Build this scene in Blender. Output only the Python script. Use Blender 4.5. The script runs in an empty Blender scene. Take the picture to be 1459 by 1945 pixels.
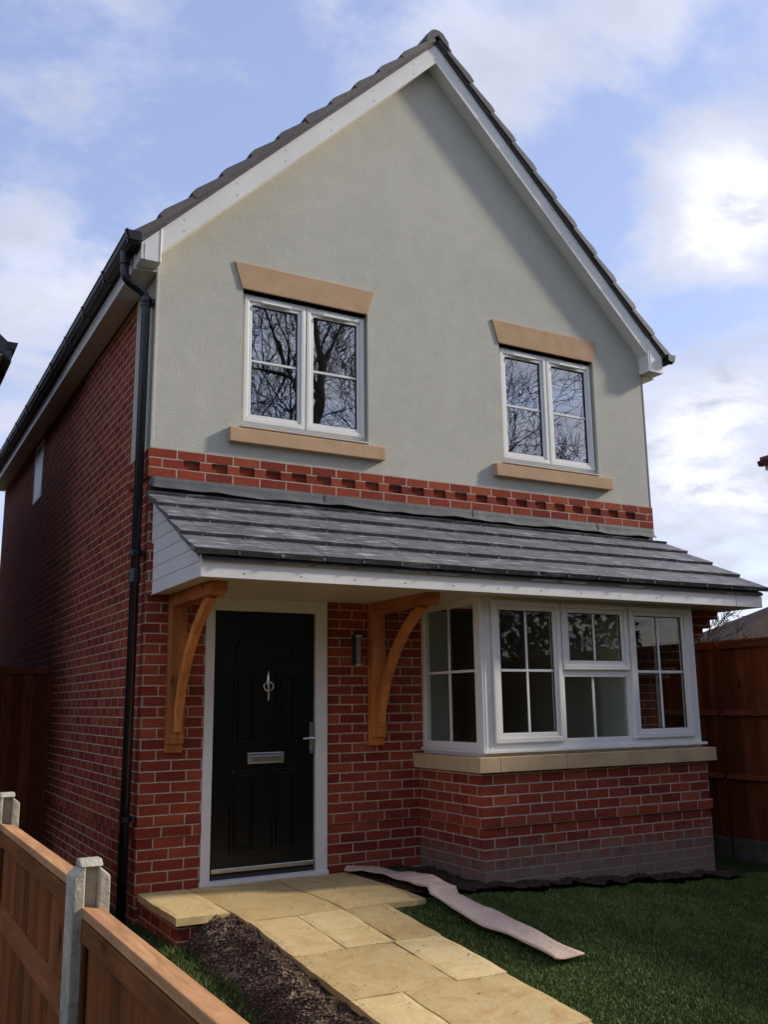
import bpy, math, random
import numpy as np
from mathutils import Vector, Matrix
R = math.radians
scene = bpy.context.scene
col = scene.collection
rnd = random.Random(11)

# ---------------------------------------------------------------- camera
cam_d = bpy.data.cameras.new('camera')
cam = bpy.data.objects.new('camera', cam_d); col.objects.link(cam)
cr = Vector((0.8738, -0.4861, -0.0120)); cu = Vector((-0.0869, -0.1806, 0.9797)); cf = Vector((0.4784, 0.8550, 0.2000))
m = Matrix(((cr.x, cu.x, -cf.x), (cr.y, cu.y, -cf.y), (cr.z, cu.z, -cf.z))).to_4x4()
m.translation = Vector((-1.7759, -6.8094, 1.2581))
cam.matrix_world = m
cam_d.sensor_fit = 'VERTICAL'; cam_d.sensor_height = 24.0; cam_d.lens = 24.0 * 1780.0 / 1945.0
cam_d.clip_start = 0.05; cam_d.clip_end = 3000
scene.camera = cam

# ---------------------------------------------------------------- sun, sky, exposure
sun_dir = Vector((3.4, -1.0, 1.95)).normalized()
sl = bpy.data.lights.new('sun', 'SUN'); sl.energy = 4.0; sl.angle = R(4.5); sl.color = (1.0, 0.93, 0.82)
so = bpy.data.objects.new('sun', sl); col.objects.link(so)
so.rotation_euler = sun_dir.to_track_quat('Z', 'Y').to_euler()
scene.view_settings.view_transform = 'Standard'; scene.view_settings.look = 'None'
scene.view_settings.exposure = 0.0; scene.view_settings.gamma = 1.0

world = bpy.data.worlds.new('World'); scene.world = world; world.use_nodes = True
wt = world.node_tree; wt.nodes.clear()
def wn(t, **k):
    n = wt.nodes.new(t)
    for a, b in k.items(): setattr(n, a, b)
    return n
def wl(a, b): wt.links.new(a, b)
def wmath(op, a, b=None, c=None, clamp=False):
    n = wn('ShaderNodeMath', operation=op, use_clamp=clamp)
    for i, v in enumerate((a, b, c)):
        if v is None: continue
        if isinstance(v, (int, float)): n.inputs[i].default_value = v
        else: wl(v, n.inputs[i])
    return n.outputs[0]
out = wn('ShaderNodeOutputWorld'); bg = wn('ShaderNodeBackground')
sky = wn('ShaderNodeTexSky', sky_type='NISHITA')
sky.sun_disc = False; sky.sun_elevation = math.asin(sun_dir.z); sky.sun_rotation = math.atan2(sun_dir.x, sun_dir.y)
sky.dust_density = 0.6; sky.ozone_density = 1.6; sky.altitude = 50
tc = wn('ShaderNodeTexCoord')
sep = wn('ShaderNodeSeparateXYZ'); wl(tc.outputs['Generated'], sep.inputs[0])
zz = wmath('ADD', wmath('MAXIMUM', sep.outputs[2], 0.0), 0.22)
px = wmath('DIVIDE', sep.outputs[0], zz); py = wmath('DIVIDE', sep.outputs[1], zz)
cmb = wn('ShaderNodeCombineXYZ'); wl(px, cmb.inputs[0]); wl(py, cmb.inputs[1])
def wnoise(scale, detail, rough, off=(0, 0, 0), dist=0.0, sc=(1, 1, 1), rot=0.0):
    mp = wn('ShaderNodeMapping'); mp.inputs['Location'].default_value = off; mp.inputs['Scale'].default_value = sc
    mp.inputs['Rotation'].default_value = (0, 0, rot)
    wl(cmb.outputs[0], mp.inputs[0])
    n = wn('ShaderNodeTexNoise'); n.inputs['Scale'].default_value = scale; n.inputs['Detail'].default_value = detail
    n.inputs['Roughness'].default_value = rough; n.inputs['Distortion'].default_value = dist
    wl(mp.outputs[0], n.inputs['Vector']); return n.outputs['Fac']
n1 = wnoise(2.8, 10, 0.60, (3.1, 1.2, 0), 0.25)
n2 = wnoise(1.9, 9, 0.62, (7.7, 2.4, 0), 0.6, (1.0, 2.4, 1), 0.6)
n3 = wnoise(5.0, 8, 0.6, (1.7, 9.4, 0), 0.3)
def blob(d, rad, w):                       # a cloud bank standing in one direction of the sky
    v = wn('ShaderNodeVectorMath', operation='DISTANCE'); wl(tc.outputs['Generated'], v.inputs[0]); v.inputs[1].default_value = d
    mr = wn('ShaderNodeMapRange', interpolation_type='SMOOTHSTEP'); wl(v.outputs['Value'], mr.inputs['Value'])
    mr.inputs['From Min'].default_value = 0.0; mr.inputs['From Max'].default_value = rad
    mr.inputs['To Min'].default_value = w; mr.inputs['To Max'].default_value = 0.0
    return mr.outputs[0]
banks = [((.678, .562, .474), .12, .42), ((.735, .60, .42), .10, .2), ((.728, .628, .273), .13, .28), ((.759, .636, .143), .16, .14),
         ((.702, .680, .211), .15, .12), ((.503, .612, .611), .20, .09), ((.576, .549, .606), .18, .10),
         ((.119, .913, .390), .12, .08), ((.094, .877, .472), .12, .06), ((.125, .946, .299), .16, .10), ((.378, .696, .611), .16, .06),
         ((.9, .2, .35), .6, .2), ((.5, -.8, .3), .6, .16), ((-.6, .5, .4), .6, .15), ((-.7, -.5, .5), .6, .08)]
holes = [((.156, .803, .575), .30, .02), ((.2705, .762, .588), .24, -.05), ((.70, .62, .36), .09, -.22), ((.60, .63, .50), .13, -.17), ((.64, .52, .56), .08, -.1), ((.165, .93, .335), .08, -.05)]
dens = wmath('ADD', wmath('MULTIPLY', n1, 0.52), wmath('MULTIPLY', n2, 0.48))
dens = wmath('ADD', dens, wmath('MULTIPLY', wmath('SUBTRACT', n3, 0.5), 0.62))
for b in banks + holes: dens = wmath('ADD', dens, blob(*b))
mr = wn('ShaderNodeMapRange', interpolation_type='SMOOTHSTEP'); wl(dens, mr.inputs['Value'])
mr.inputs['From Min'].default_value = 0.435; mr.inputs['From Max'].default_value = 0.69
thick = wn('ShaderNodeMapRange', interpolation_type='SMOOTHSTEP'); wl(dens, thick.inputs['Value'])
thick.inputs['From Min'].default_value = 0.66; thick.inputs['From Max'].default_value = 0.90
skyc = wn('ShaderNodeMix', data_type='RGBA', blend_type='MULTIPLY'); skyc.inputs['Factor'].default_value = 1
wl(sky.outputs[0], skyc.inputs['A']); skyc.inputs['B'].default_value = (1.95, 1.6, 1.45, 1)
cloudc = wn('ShaderNodeMix', data_type='RGBA'); wl(thick.outputs[0], cloudc.inputs['Factor'])
cloudc.inputs['A'].default_value = (5.9, 6.15, 7.4, 1); cloudc.inputs['B'].default_value = (9.2, 9.3, 9.4, 1)
under = wn('ShaderNodeMix', data_type='RGBA'); wl(wmath('MULTIPLY', wmath('SUBTRACT', n3, 0.44, clamp=True), 5.0, clamp=True), under.inputs['Factor'])
wl(cloudc.outputs['Result'], under.inputs['A']); under.inputs['B'].default_value = (4.9, 5.1, 6.2, 1)
mix = wn('ShaderNodeMix', data_type='RGBA'); wl(wmath('MULTIPLY', mr.outputs[0], 0.93), mix.inputs['Factor'])
veil = wn('ShaderNodeMix', data_type='RGBA'); veil.inputs['Factor'].default_value = .42
wl(skyc.outputs['Result'], veil.inputs['A']); veil.inputs['B'].default_value = (3.9, 5.0, 8.7, 1)
wl(veil.outputs['Result'], mix.inputs['A']); wl(under.outputs['Result'], mix.inputs['B'])
wl(mix.outputs['Result'], bg.inputs['Color']); bg.inputs['Strength'].default_value = 0.132
wl(bg.outputs[0], out.inputs[0])

# ---------------------------------------------------------------- helpers
class MB:
    def __init__(s): s.v = []; s.f = []; s.c = []; s.xf = None
    def add(s, vs, fs, c=0.5):
        b = len(s.v)
        s.v += [tuple(v) for v in vs]
        for f in fs: s.f.append([b + i for i in f]); s.c.append(c)
    def box(s, x0, x1, y0, y1, z0, z1, c=0.5):
        vs = [(x0, y0, z0), (x1, y0, z0), (x1, y1, z0), (x0, y1, z0), (x0, y0, z1), (x1, y0, z1), (x1, y1, z1), (x0, y1, z1)]
        s.add(vs, [(0, 3, 2, 1), (4, 5, 6, 7), (0, 1, 5, 4), (1, 2, 6, 5), (2, 3, 7, 6), (3, 0, 4, 7)], c); return s
    def prism(s, poly, axis, a, b, c=0.5):          # poly in the two other axes (order xyz), extruded on axis
        def mk(p, t):
            return {'x': (t, p[0], p[1]), 'y': (p[0], t, p[1]), 'z': (p[0], p[1], t)}[axis]
        n = len(poly); vs = [mk(p, a) for p in poly] + [mk(p, b) for p in poly]
        fs = [tuple(range(n))[::-1], tuple(range(n, 2 * n))] + [(i, (i + 1) % n, n + (i + 1) % n, n + i) for i in range(n)]
        s.add(vs, fs, c); return s
    def tube(s, pts, r, n=12, cap=True, c=0.5, radii=None, sq=None):
        pts = [Vector(p) for p in pts]; vs = []; fs = []
        t0 = (pts[1] - pts[0]).normalized(); ref = Vector((0, 0, 1)) if abs(t0.z) < .9 else Vector((0, 1, 0))
        a = t0.cross(ref).normalized()
        for i, p in enumerate(pts):
            t = (pts[min(i + 1, len(pts) - 1)] - pts[max(i - 1, 0)]).normalized()
            a = (a - t * a.dot(t)).normalized(); b = t.cross(a)
            rr = radii[i] if radii else r
            for k in range(n):
                an = 2 * math.pi * k / n; vs.append(p + (a * math.cos(an) + b * math.sin(an)) * rr)
        for i in range(len(pts) - 1):
            for k in range(n): fs.append((i * n + k, i * n + (k + 1) % n, (i + 1) * n + (k + 1) % n, (i + 1) * n + k))
        if cap: fs.append(tuple(range(n))[::-1]); fs.append(tuple(range((len(pts) - 1) * n, len(pts) * n)))
        s.add(vs, fs, c); return s
    def cyl(s, x, y, z, r, axis, h, n=20):
        d = {'x': Vector((h, 0, 0)), 'y': Vector((0, h, 0)), 'z': Vector((0, 0, h))}[axis]
        p = Vector((x, y, z)); return s.tube([p, p + d], r, n)
    def build(s, name, mat, parent=None, bevel=0.0, smooth=False, uvo=(0, 0), seg=2):
        me = bpy.data.meshes.new(name); me.from_pydata(s.v, [], s.f); me.validate(); me.update()
        import bmesh
        bm = bmesh.new(); bm.from_mesh(me); bmesh.ops.recalc_face_normals(bm, faces=bm.faces); bm.to_mesh(me); bm.free()
        uv = me.uv_layers.new(name='UVMap')
        n = len(me.loops); co = np.empty(len(me.vertices) * 3); me.vertices.foreach_get('co', co); co = co.reshape(-1, 3)
        li = np.empty(n, int); me.loops.foreach_get('vertex_index', li)
        nor = np.empty(len(me.polygons) * 3); me.polygons.foreach_get('normal', nor); nor = np.abs(nor.reshape(-1, 3))
        lt = np.empty(len(me.polygons), int); me.polygons.foreach_get('loop_total', lt)
        pid = np.repeat(np.arange(len(me.polygons)), lt); N = nor[pid]; P = co[li]
        U = np.where((N[:, 0] > N[:, 1]) & (N[:, 0] > N[:, 2]), P[:, 1], P[:, 0])
        V = np.where((N[:, 2] >= N[:, 0]) & (N[:, 2] >= N[:, 1]), P[:, 1], P[:, 2])
        uv.data.foreach_set('uv', np.stack([U + uvo[0], V + uvo[1]], 1).ravel())
        at = me.attributes.new('tint', 'FLOAT', 'FACE')
        if len(s.c) == len(me.polygons): at.data.foreach_set('value', np.array(s.c, dtype=float))
        if smooth:
            me.polygons.foreach_set('use_smooth', [True] * len(me.polygons))
        if mat: me.materials.append(mat)
        o = bpy.data.objects.new(name, me); col.objects.link(o)
        if parent: o.parent = parent
        if bevel:
            b = o.modifiers.new('bevel', 'BEVEL'); b.width = bevel; b.segments = seg; b.limit_method = 'ANGLE'; b.angle_limit = R(40)
        if smooth:
            pass
        return o
def tag(o, label=None, cat=None, group=None, kind=None):
    if label: o['label'] = label
    if cat: o['category'] = cat
    if group: o['group'] = group
    if kind: o['kind'] = kind
    return o
def empty(name, loc=(0, 0, 0), rz=0, parent=None):
    o = bpy.data.objects.new(name, None); o.empty_display_size = .2; col.objects.link(o)
    o.location = loc; o.rotation_euler = (0, 0, rz)
    if parent: o.parent = parent
    return o

# ---------------------------------------------------------------- materials
def mat(name):
    m = bpy.data.materials.new(name); m.use_nodes = True; t = m.node_tree; t.nodes.clear()
    o = t.nodes.new('ShaderNodeOutputMaterial'); b = t.nodes.new('ShaderNodeBsdfPrincipled'); t.links.new(b.outputs[0], o.inputs[0])
    return m, t, b
def node(t, typ, **k):
    n = t.nodes.new(typ)
    for a, b in k.items():
        if a in n.inputs if isinstance(a, str) else False: n.inputs[a].default_value = b
        else: setattr(n, a, b)
    return n
def coords(t, kind='Object', scale=(1, 1, 1), rot=(0, 0, 0)):
    tc = t.nodes.new('ShaderNodeTexCoord'); mp = t.nodes.new('ShaderNodeMapping')
    mp.inputs['Scale'].default_value = scale; mp.inputs['Rotation'].default_value = rot
    t.links.new(tc.outputs[kind], mp.inputs[0]); return mp.outputs[0]
def noise(t, vec, scale, detail=5, rough=.55, dist=0):
    n = t.nodes.new('ShaderNodeTexNoise'); n.inputs['Scale'].default_value = scale; n.inputs['Detail'].default_value = detail
    n.inputs['Roughness'].default_value = rough; n.inputs['Distortion'].default_value = dist
    if vec is not None: t.links.new(vec, n.inputs['Vector'])
    return n.outputs['Fac']
def ramp(t, fac, stops):
    n = t.nodes.new('ShaderNodeValToRGB'); e = n.color_ramp.elements
    while len(e) > 1: e.remove(e[-1])
    for i, (p, c) in enumerate(stops):
        if len(c) == 3: c = (*c, 1)
        if i == 0: e[0].position = p; e[0].color = c
        else: x = e.new(p); x.color = c
    t.links.new(fac, n.inputs[0]); return n.outputs[0]
def mixc(t, fac, a, b, mode='MIX'):
    n = t.nodes.new('ShaderNodeMix'); n.data_type = 'RGBA'; n.blend_type = mode
    for k, v in (('Factor', fac), ('A', a), ('B', b)):
        if isinstance(v, (int, float)): n.inputs[k].default_value = v
        elif isinstance(v, tuple): n.inputs[k].default_value = v if len(v) == 4 else (*v, 1)
        else: t.links.new(v, n.inputs[k])
    return n.outputs['Result']
def mth(t, op, a, b=None, clamp=False):
    n = t.nodes.new('ShaderNodeMath'); n.operation = op; n.use_clamp = clamp
    for i, v in enumerate((a, b)):
        if v is None: continue
        if isinstance(v, (int, float)): n.inputs[i].default_value = v
        else: t.links.new(v, n.inputs[i])
    return n.outputs[0]
def bump(t, b, h, strength=.3, dist=.01):
    n = t.nodes.new('ShaderNodeBump'); n.inputs['Strength'].default_value = strength; n.inputs['Distance'].default_value = dist
    t.links.new(h, n.inputs['Height']); t.links.new(n.outputs[0], b.inputs['Normal']); return n
def simple(name, c, rough=.5, var=.12, scale=6, metal=0, bs=0, bscale=60, bd=.002, coord='Object', spec=None):
    m, t, b = mat(name); v = coords(t, coord)
    n = noise(t, v, scale, 6)
    lo = tuple(x * (1 - var) for x in c); hi = tuple(min(1, x * (1 + var)) for x in c)
    t.links.new(ramp(t, n, [(.3, lo), (.7, hi)]), b.inputs['Base Color'])
    b.inputs['Roughness'].default_value = rough; b.inputs['Metallic'].default_value = metal
    if spec is not None: b.inputs['Specular IOR Level'].default_value = spec
    if bs: bump(t, b, noise(t, v, bscale, 6, .6), bs, bd)
    return m

def brick_mat(name, salt=False):
    m, t, b = mat(name); v = coords(t, 'UV')
    n = t.nodes.new('ShaderNodeTexBrick'); n.offset = .5; n.squash = 1
    n.inputs['Scale'].default_value = 1; n.inputs['Brick Width'].default_value = .225; n.inputs['Row Height'].default_value = .075
    n.inputs['Mortar Size'].default_value = .0052; n.inputs['Mortar Smooth'].default_value = .25; n.inputs['Bias'].default_value = 0
    n.inputs['Color1'].default_value = (0, 0, 0, 1); n.inputs['Color2'].default_value = (1, 1, 1, 1); n.inputs['Mortar'].default_value = (.5, .5, .5, 1)
    # wobble the joints a little
    wob = t.nodes.new('ShaderNodeTexNoise'); wob.inputs['Scale'].default_value = 14; wob.inputs['Detail'].default_value = 3; t.links.new(v, wob.inputs['Vector'])
    sub = t.nodes.new('ShaderNodeVectorMath'); sub.operation = 'MULTIPLY_ADD'; t.links.new(wob.outputs['Color'], sub.inputs[0])
    sub.inputs[1].default_value = (.0050, .0050, 0); t.links.new(v, sub.inputs[2]); t.links.new(sub.outputs[0], n.inputs['Vector'])
    tint = n.outputs['Color']
    rc = ramp(t, tint, [(0, (.195, .036, .024)), (.3, (.245, .045, .027)), (.6, (.290, .058, .031)), (.85, (.340, .080, .040)), (1, (.210, .035, .027))])
    fine = noise(t, v, 45, 7, .65); mid = noise(t, v, 3.0, 4)
    rc = mixc(t, 1, rc, ramp(t, fine, [(.3, (.72, .72, .72)), (.7, (1.2, 1.2, 1.2))]), 'MULTIPLY')
    rc = mixc(t, 1, rc, ramp(t, mid, [(.3, (.86, .84, .9)), (.7, (1.12, 1.1, 1.05))]), 'MULTIPLY')
    mc = ramp(t, noise(t, v, 9, 5), [(.3, (.35, .285, .21)), (.7, (.57, .48, .37))])
    c = mixc(t, n.outputs['Fac'], rc, mc)
    if salt:                                   # cement splash on the lowest courses
        sp = t.nodes.new('ShaderNodeSeparateXYZ'); t.links.new(coords(t, 'Object'), sp.inputs[0])
        f = mth(t, 'ADD', mth(t, 'MULTIPLY', sp.outputs[2], -2.6), mth(t, 'MULTIPLY', noise(t, v, 7, 8, .72, .6), 1.5))
        f = mth(t, 'MULTIPLY', mth(t, 'ADD', f, -.06, True), 1.6, True)
        c = mixc(t, mth(t, 'MULTIPLY', f, .72), c, (.20, .185, .155))
    t.links.new(c, b.inputs['Base Color']); b.inputs['Roughness'].default_value = .85
    h = mth(t, 'ADD', mth(t, 'MULTIPLY', n.outputs['Fac'], -1.0), mth(t, 'MULTIPLY', fine, .35))
    bump(t, b, h, .7, .006)
    return m
M = {}
M['brick'] = brick_mat('red_brick'); M['brick_salt'] = brick_mat('red_brick_splashed', True)
# render
def render_mat():
    m, t, b = mat('stone_render'); v = coords(t, 'Object')
    big = noise(t, v, .9, 4); med = noise(t, v, 6, 5); fine = noise(t, v, 75, 5, .75)
    c = ramp(t, big, [(.3, (.505, .49, .415)), (.7, (.565, .545, .47))])
    c = mixc(t, 1, c, ramp(t, med, [(.3, (.95, .95, .95)), (.7, (1.04, 1.04, 1.03))]), 'MULTIPLY')
    c = mixc(t, 1, c, ramp(t, fine, [(.3, (.84, .84, .84)), (.7, (1.12, 1.12, 1.12))]), 'MULTIPLY')
    t.links.new(c, b.inputs['Base Color']); b.inputs['Roughness'].default_value = .95
    bump(t, b, mth(t, 'ADD', fine, mth(t, 'MULTIPLY', med, .8)), .5, .005); return m
M['render'] = render_mat()
M['upvc'] = simple('white_upvc', (.78, .765, .72), .30, .03, 3)
M['fascia'] = simple('white_fascia_board', (.77, .755, .715), .32, .07, 2.2, bs=.06, bscale=18, bd=.003)
M['stone'] = simple('buff_cast_stone', (.50, .33, .20), .9, .10, 7, bs=.5, bscale=130, bd=.002)
M['stone_sill'] = simple('buff_sill_stone', (.50, .36, .21), .9, .16, 5, bs=.5, bscale=110, bd=.002)
M['black'] = simple('black_plastic', (.012, .012, .016), .32, .2, 8)
M['door'] = simple('black_door_skin', (.0035, .0035, .004), .24, .2, 10, bs=.05, bscale=90, bd=.001, spec=.45)
M['chrome'] = simple('brushed_chrome', (.62, .62, .63), .25, .06, 20, metal=1)
M['lead'] = None
def lead_mat():
    m, t, b = mat('lead_sheet'); v = coords(t, 'Object')
    c = ramp(t, noise(t, v, 2.4, 6, .6, .5), [(.25, (.045, .048, .050)), (.55, (.080, .084, .086)), (.8, (.13, .134, .136))])
    sp = noise(t, v, 5, 7, .7, 1.2)
    c = mixc(t, mth(t, 'MULTIPLY', mth(t, 'SUBTRACT', sp, .66, True), 6, True), c, (.42, .42, .42))
    t.links.new(c, b.inputs['Base Color']); b.inputs['Roughness'].default_value = .72; b.inputs['Metallic'].default_value = .0
    bump(t, b, noise(t, v, 9, 4), .5, .01); return m
M['lead'] = lead_mat()
def tile_mat(name, base, streak=True, amt=.28, rough=.62):
    m, t, b = mat(name); v = coords(t, 'Object')
    at = t.nodes.new('ShaderNodeAttribute'); at.attribute_name = 'tint'
    c = ramp(t, noise(t, v, 3, 6, .6), [(.25, tuple(x * .72 for x in base)), (.75, tuple(x * 1.25 for x in base))])
    c = mixc(t, 1, c, ramp(t, at.outputs['Fac'], [(0, (.72, .72, .74)), (1, (1.3, 1.3, 1.27))]), 'MULTIPLY')
    fine = noise(t, v, 70, 6, .7)
    c = mixc(t, 1, c, ramp(t, fine, [(.3, (.75, .75, .75)), (.7, (1.22, 1.22, 1.22))]), 'MULTIPLY')
    if streak:                                   # pale scuffs and dust left by the roofers
        s = noise(t, coords(t, 'Object', (1.6, 9, 9), (0, 0, R(28))), 2.6, 6, .68, .8)
        c = mixc(t, mth(t, 'MULTIPLY', mth(t, 'MULTIPLY', mth(t, 'SUBTRACT', s, .525, True), 6, True), amt), c, (.40, .40, .40))
        w_ = noise(t, coords(t, 'Object', (3, 1.2, 1.2)), 5, 7, .7)
        c = mixc(t, 1, c, ramp(t, w_, [(.3, (.70, .70, .72)), (.7, (1.28, 1.28, 1.26))]), 'MULTIPLY')
    t.links.new(c, b.inputs['Base Color']); b.inputs['Roughness'].default_value = rough; b.inputs['Specular IOR Level'].default_value = .5 if rough < .9 else .08
    bump(t, b, mth(t, 'ADD', fine, mth(t, 'MULTIPLY', noise(t, v, 12, 4), 1.0)), .5, .004); return m
M['tile'] = tile_mat('grey_roof_tile', (.100, .101, .106), True, .95)
M['tile_main'] = tile_mat('slate_grey_main_tile', (.085, .075, .075), False)
M['tile_red'] = tile_mat('red_brown_tile', (.16, .045, .03), False)
M['tile_brown'] = tile_mat('brown_tile', (.050, .034, .028), False, rough=.95)
def wood_mat(name, c0, c1, axis, rough=.6, knots=True, grain=9, bs=.35):
    m, t, b = mat(name)
    sc = {'x': (1.2, 14, 14), 'y': (14, 1.2, 14), 'z': (14, 14, 1.2)}[axis]
    v = coords(t, 'Object', sc); g = noise(t, v, grain / 4, 7, .62, 1.2)
    at = t.nodes.new('ShaderNodeAttribute'); at.attribute_name = 'tint'
    c = ramp(t, g, [(.3, c0), (.7, c1)])
    c = mixc(t, 1, c, ramp(t, at.outputs['Fac'], [(0, (.66, .64, .62)), (1, (1.34, 1.3, 1.24))]), 'MULTIPLY')
    blot = noise(t, coords(t, 'Object'), 3.2, 4)
    c = mixc(t, 1, c, ramp(t, blot, [(.3, (.78, .76, .76)), (.7, (1.16, 1.14, 1.1))]), 'MULTIPLY')
    if knots:
        vo = t.nodes.new('ShaderNodeTexVoronoi'); vo.inputs['Scale'].default_value = 1.0
        t.links.new(coords(t, 'Object', tuple({14: 5.5, 1.2: 2.2}[s] for s in sc)), vo.inputs['Vector'])
        k = mth(t, 'MULTIPLY', mth(t, 'SUBTRACT', .12, vo.outputs['Distance'], True), 14, True)
        c = mixc(t, k, c, tuple(x * .35 for x in c0))
    t.links.new(c, b.inputs['Base Color']); b.inputs['Roughness'].default_value = rough; b.inputs['Specular IOR Level'].default_value = .5 if rough < .9 else .08
    bump(t, b, g, bs, .003); return m
M['oak_z'] = wood_mat('oiled_timber_upright', (.38, .115, .026), (.66, .26, .065), 'z', .5)
M['oak_y'] = wood_mat('oiled_timber_beam', (.34, .09, .022), (.60, .22, .055), 'y', .5)
M['fence_z'] = wood_mat('brown_fence_boards', (.135, .044, .013), (.235, .084, .028), 'z', .8)
M['fence_y'] = wood_mat('brown_fence_rail', (.30, .145, .065), (.50, .29, .15), 'y', .8)
M['fence_arris'] = wood_mat('brown_fence_arris', (.155, .054, .018), (.26, .098, .036), 'y', .8)
M['fence_dark'] = wood_mat('red_brown_fence_boards', (.10, .026, .011), (.19, .056, .022), 'z', .85)
M['fence_dark_y'] = wood_mat('red_brown_fence_rail', (.12, .036, .016), (.21, .066, .028), 'y', .85)
M['concrete'] = simple('concrete_post', (.42, .385, .30), .95, .42, 9, bs=1.0, bscale=48, bd=.008)
M['steel'] = simple('dull_steel', (.16, .16, .155), .35, .05, 3)
M['dark_concrete'] = simple('dark_grey_concrete', (.11, .10, .085), .95, .3, 9, bs=.6, bscale=60, bd=.004)  # one even darker concrete tone, for the gravel boards
M['soffit'] = simple('white_soffit_board', (.60, .55, .46), .4, .05, 3)
M['inside'] = simple('cream_plaster', (.84, .86, .76), .9, .05, 2)
M['carpet_in'] = simple('beige_floor', (.25, .2, .15), .9, .1, 3)
def sheet_mat():
    m, t, b = mat('pinkish_sheet'); v = coords(t, 'Object')
    c = ramp(t, noise(t, v, 5, 7, .65, .6), [(.3, (.56, .40, .31)), (.7, (.74, .56, .44))])
    d = noise(t, v, 11, 8, .7, .8)
    c = mixc(t, mth(t, 'MULTIPLY', mth(t, 'SUBTRACT', d, .58, True), 4, True), c, (.22, .14, .09))
    c = mixc(t, 1, c, ramp(t, noise(t, v, 120, 4, .7), [(.3, (.85, .85, .85)), (.7, (1.1, 1.1, 1.1))]), 'MULTIPLY')
    t.links.new(c, b.inputs['Base Color']); b.inputs['Roughness'].default_value = .9
    bump(t, b, mth(t, 'ADD', noise(t, v, 18, 6, .6, 2.0), noise(t, coords(t, 'Object', (2, 16, 2)), 3, 3)), .8, .01); return m
M['cardboard'] = sheet_mat()
def glass_mat(name, refl, tintc=(.75, .78, .78), ripple=.0):
    m = bpy.data.materials.new(name); m.use_nodes = True; t = m.node_tree; t.nodes.clear()
    o = t.nodes.new('ShaderNodeOutputMaterial'); mx = t.nodes.new('ShaderNodeMixShader')
    tr = t.nodes.new('ShaderNodeBsdfTransparent'); tr.inputs[0].default_value = (*tintc, 1)
    gl = t.nodes.new('ShaderNodeBsdfGlossy'); gl.inputs['Roughness'].default_value = 0.0; gl.inputs['Color'].default_value = (.95, .97, 1, 1)
    lw = t.nodes.new('ShaderNodeLayerWeight'); lw.inputs[0].default_value = .5
    f = mth(t, 'MULTIPLY', mth(t, 'ADD', mth(t, 'MULTIPLY', mth(t, 'POWER', lw.outputs['Facing'], 5.0), .96), .04), refl, True)
    t.links.new(f, mx.inputs[0]); t.links.new(tr.outputs[0], mx.inputs[1]); t.links.new(gl.outputs[0], mx.inputs[2]); t.links.new(mx.outputs[0], o.inputs[0])
    if ripple:
        n = t.nodes.new('ShaderNodeBump'); n.inputs['Strength'].default_value = ripple; n.inputs['Distance'].default_value = .02
        t.links.new(noise(t, coords(t, 'Object'), 3.2, 2), n.inputs['Height']); t.links.new(n.outputs[0], gl.inputs['Normal'])
    return m
M['glass'] = glass_mat('window_glass', 8.5, (.60, .62, .62), .022)
M['glass_bay'] = glass_mat('bay_glass', .75, (.90, .93, .90), .0)
def slab_mat():
    m, t, b = mat('riven_sandstone'); v = coords(t, 'Object')
    at = t.nodes.new('ShaderNodeAttribute'); at.attribute_name = 'tint'
    a = noise(t, v, 2.8, 8, .68, 1.8)
    c = ramp(t, a, [(.2, (.40, .24, .085)), (.42, (.56, .39, .16)), (.58, (.62, .46, .22)), (.74, (.52, .30, .10)), (.9, (.42, .20, .055))])
    c = mixc(t, 1, c, ramp(t, at.outputs['Fac'], [(0, (.90, .86, .80)), (1, (1.25, 1.28, 1.30))]), 'MULTIPLY')
    fine = noise(t, v, 60, 6, .7)
    c = mixc(t, 1, c, ramp(t, fine, [(.3, (.86, .86, .86)), (.7, (1.1, 1.1, 1.1))]), 'MULTIPLY')
    dirt = noise(t, v, 7, 8, .72, 1)
    c = mixc(t, mth(t, 'MULTIPLY', mth(t, 'SUBTRACT', dirt, .635, True), 5, True), c, (.13, .075, .035))
    t.links.new(c, b.inputs['Base Color']); b.inputs['Roughness'].default_value = .7
    bump(t, b, mth(t, 'ADD', mth(t, 'MULTIPLY', a, 1.5), mth(t, 'MULTIPLY', fine, .25)), .5, .012); return m
M['slab'] = slab_mat()
M['grout'] = simple('slab_bedding', (.10, .07, .04), .95, .3, 20, bs=.5, bscale=60, bd=.005)
def soil_mat():
    m, t, b = mat('dark_soil'); v = coords(t, 'Object')
    at = t.nodes.new('ShaderNodeAttribute'); at.attribute_name = 'tint'
    a = noise(t, v, 26, 8, .7)
    c = ramp(t, a, [(.3, (.025, .016, .012)), (.5, (.07, .044, .030)), (.72, (.16, .105, .07))])
    t.links.new(mixc(t, mth(t, 'MULTIPLY', at.outputs['Fac'], .0), c, (.2, .16, .1)), b.inputs['Base Color']); b.inputs['Roughness'].default_value = .95
    bump(t, b, a, 1.0, .03); return m
M['soil'] = soil_mat()
def crumb_mat():
    m, t, b = mat('soil_crumbs')
    at = t.nodes.new('ShaderNodeAttribute'); at.attribute_name = 'tint'
    c = ramp(t, at.outputs['Fac'], [(0, (.035, .022, .016)), (.55, (.11, .07, .048)), (1, (.34, .25, .16))])
    t.links.new(c, b.inputs['Base Color']); b.inputs['Roughness'].default_value = .95; return m
M['crumb'] = crumb_mat()
def ground_mat():
    m, t, b = mat('grassy_ground'); v = coords(t, 'Object')
    c = ramp(t, noise(t, v, 7, 8, .7), [(.3, (.016, .026, .008)), (.55, (.026, .048, .012)), (.8, (.045, .060, .018))])
    t.links.new(c, b.inputs['Base Color']); b.inputs['Roughness'].default_value = .95
    bump(t, b, noise(t, v, 40, 6, .7), 1, .02); return m
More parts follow.
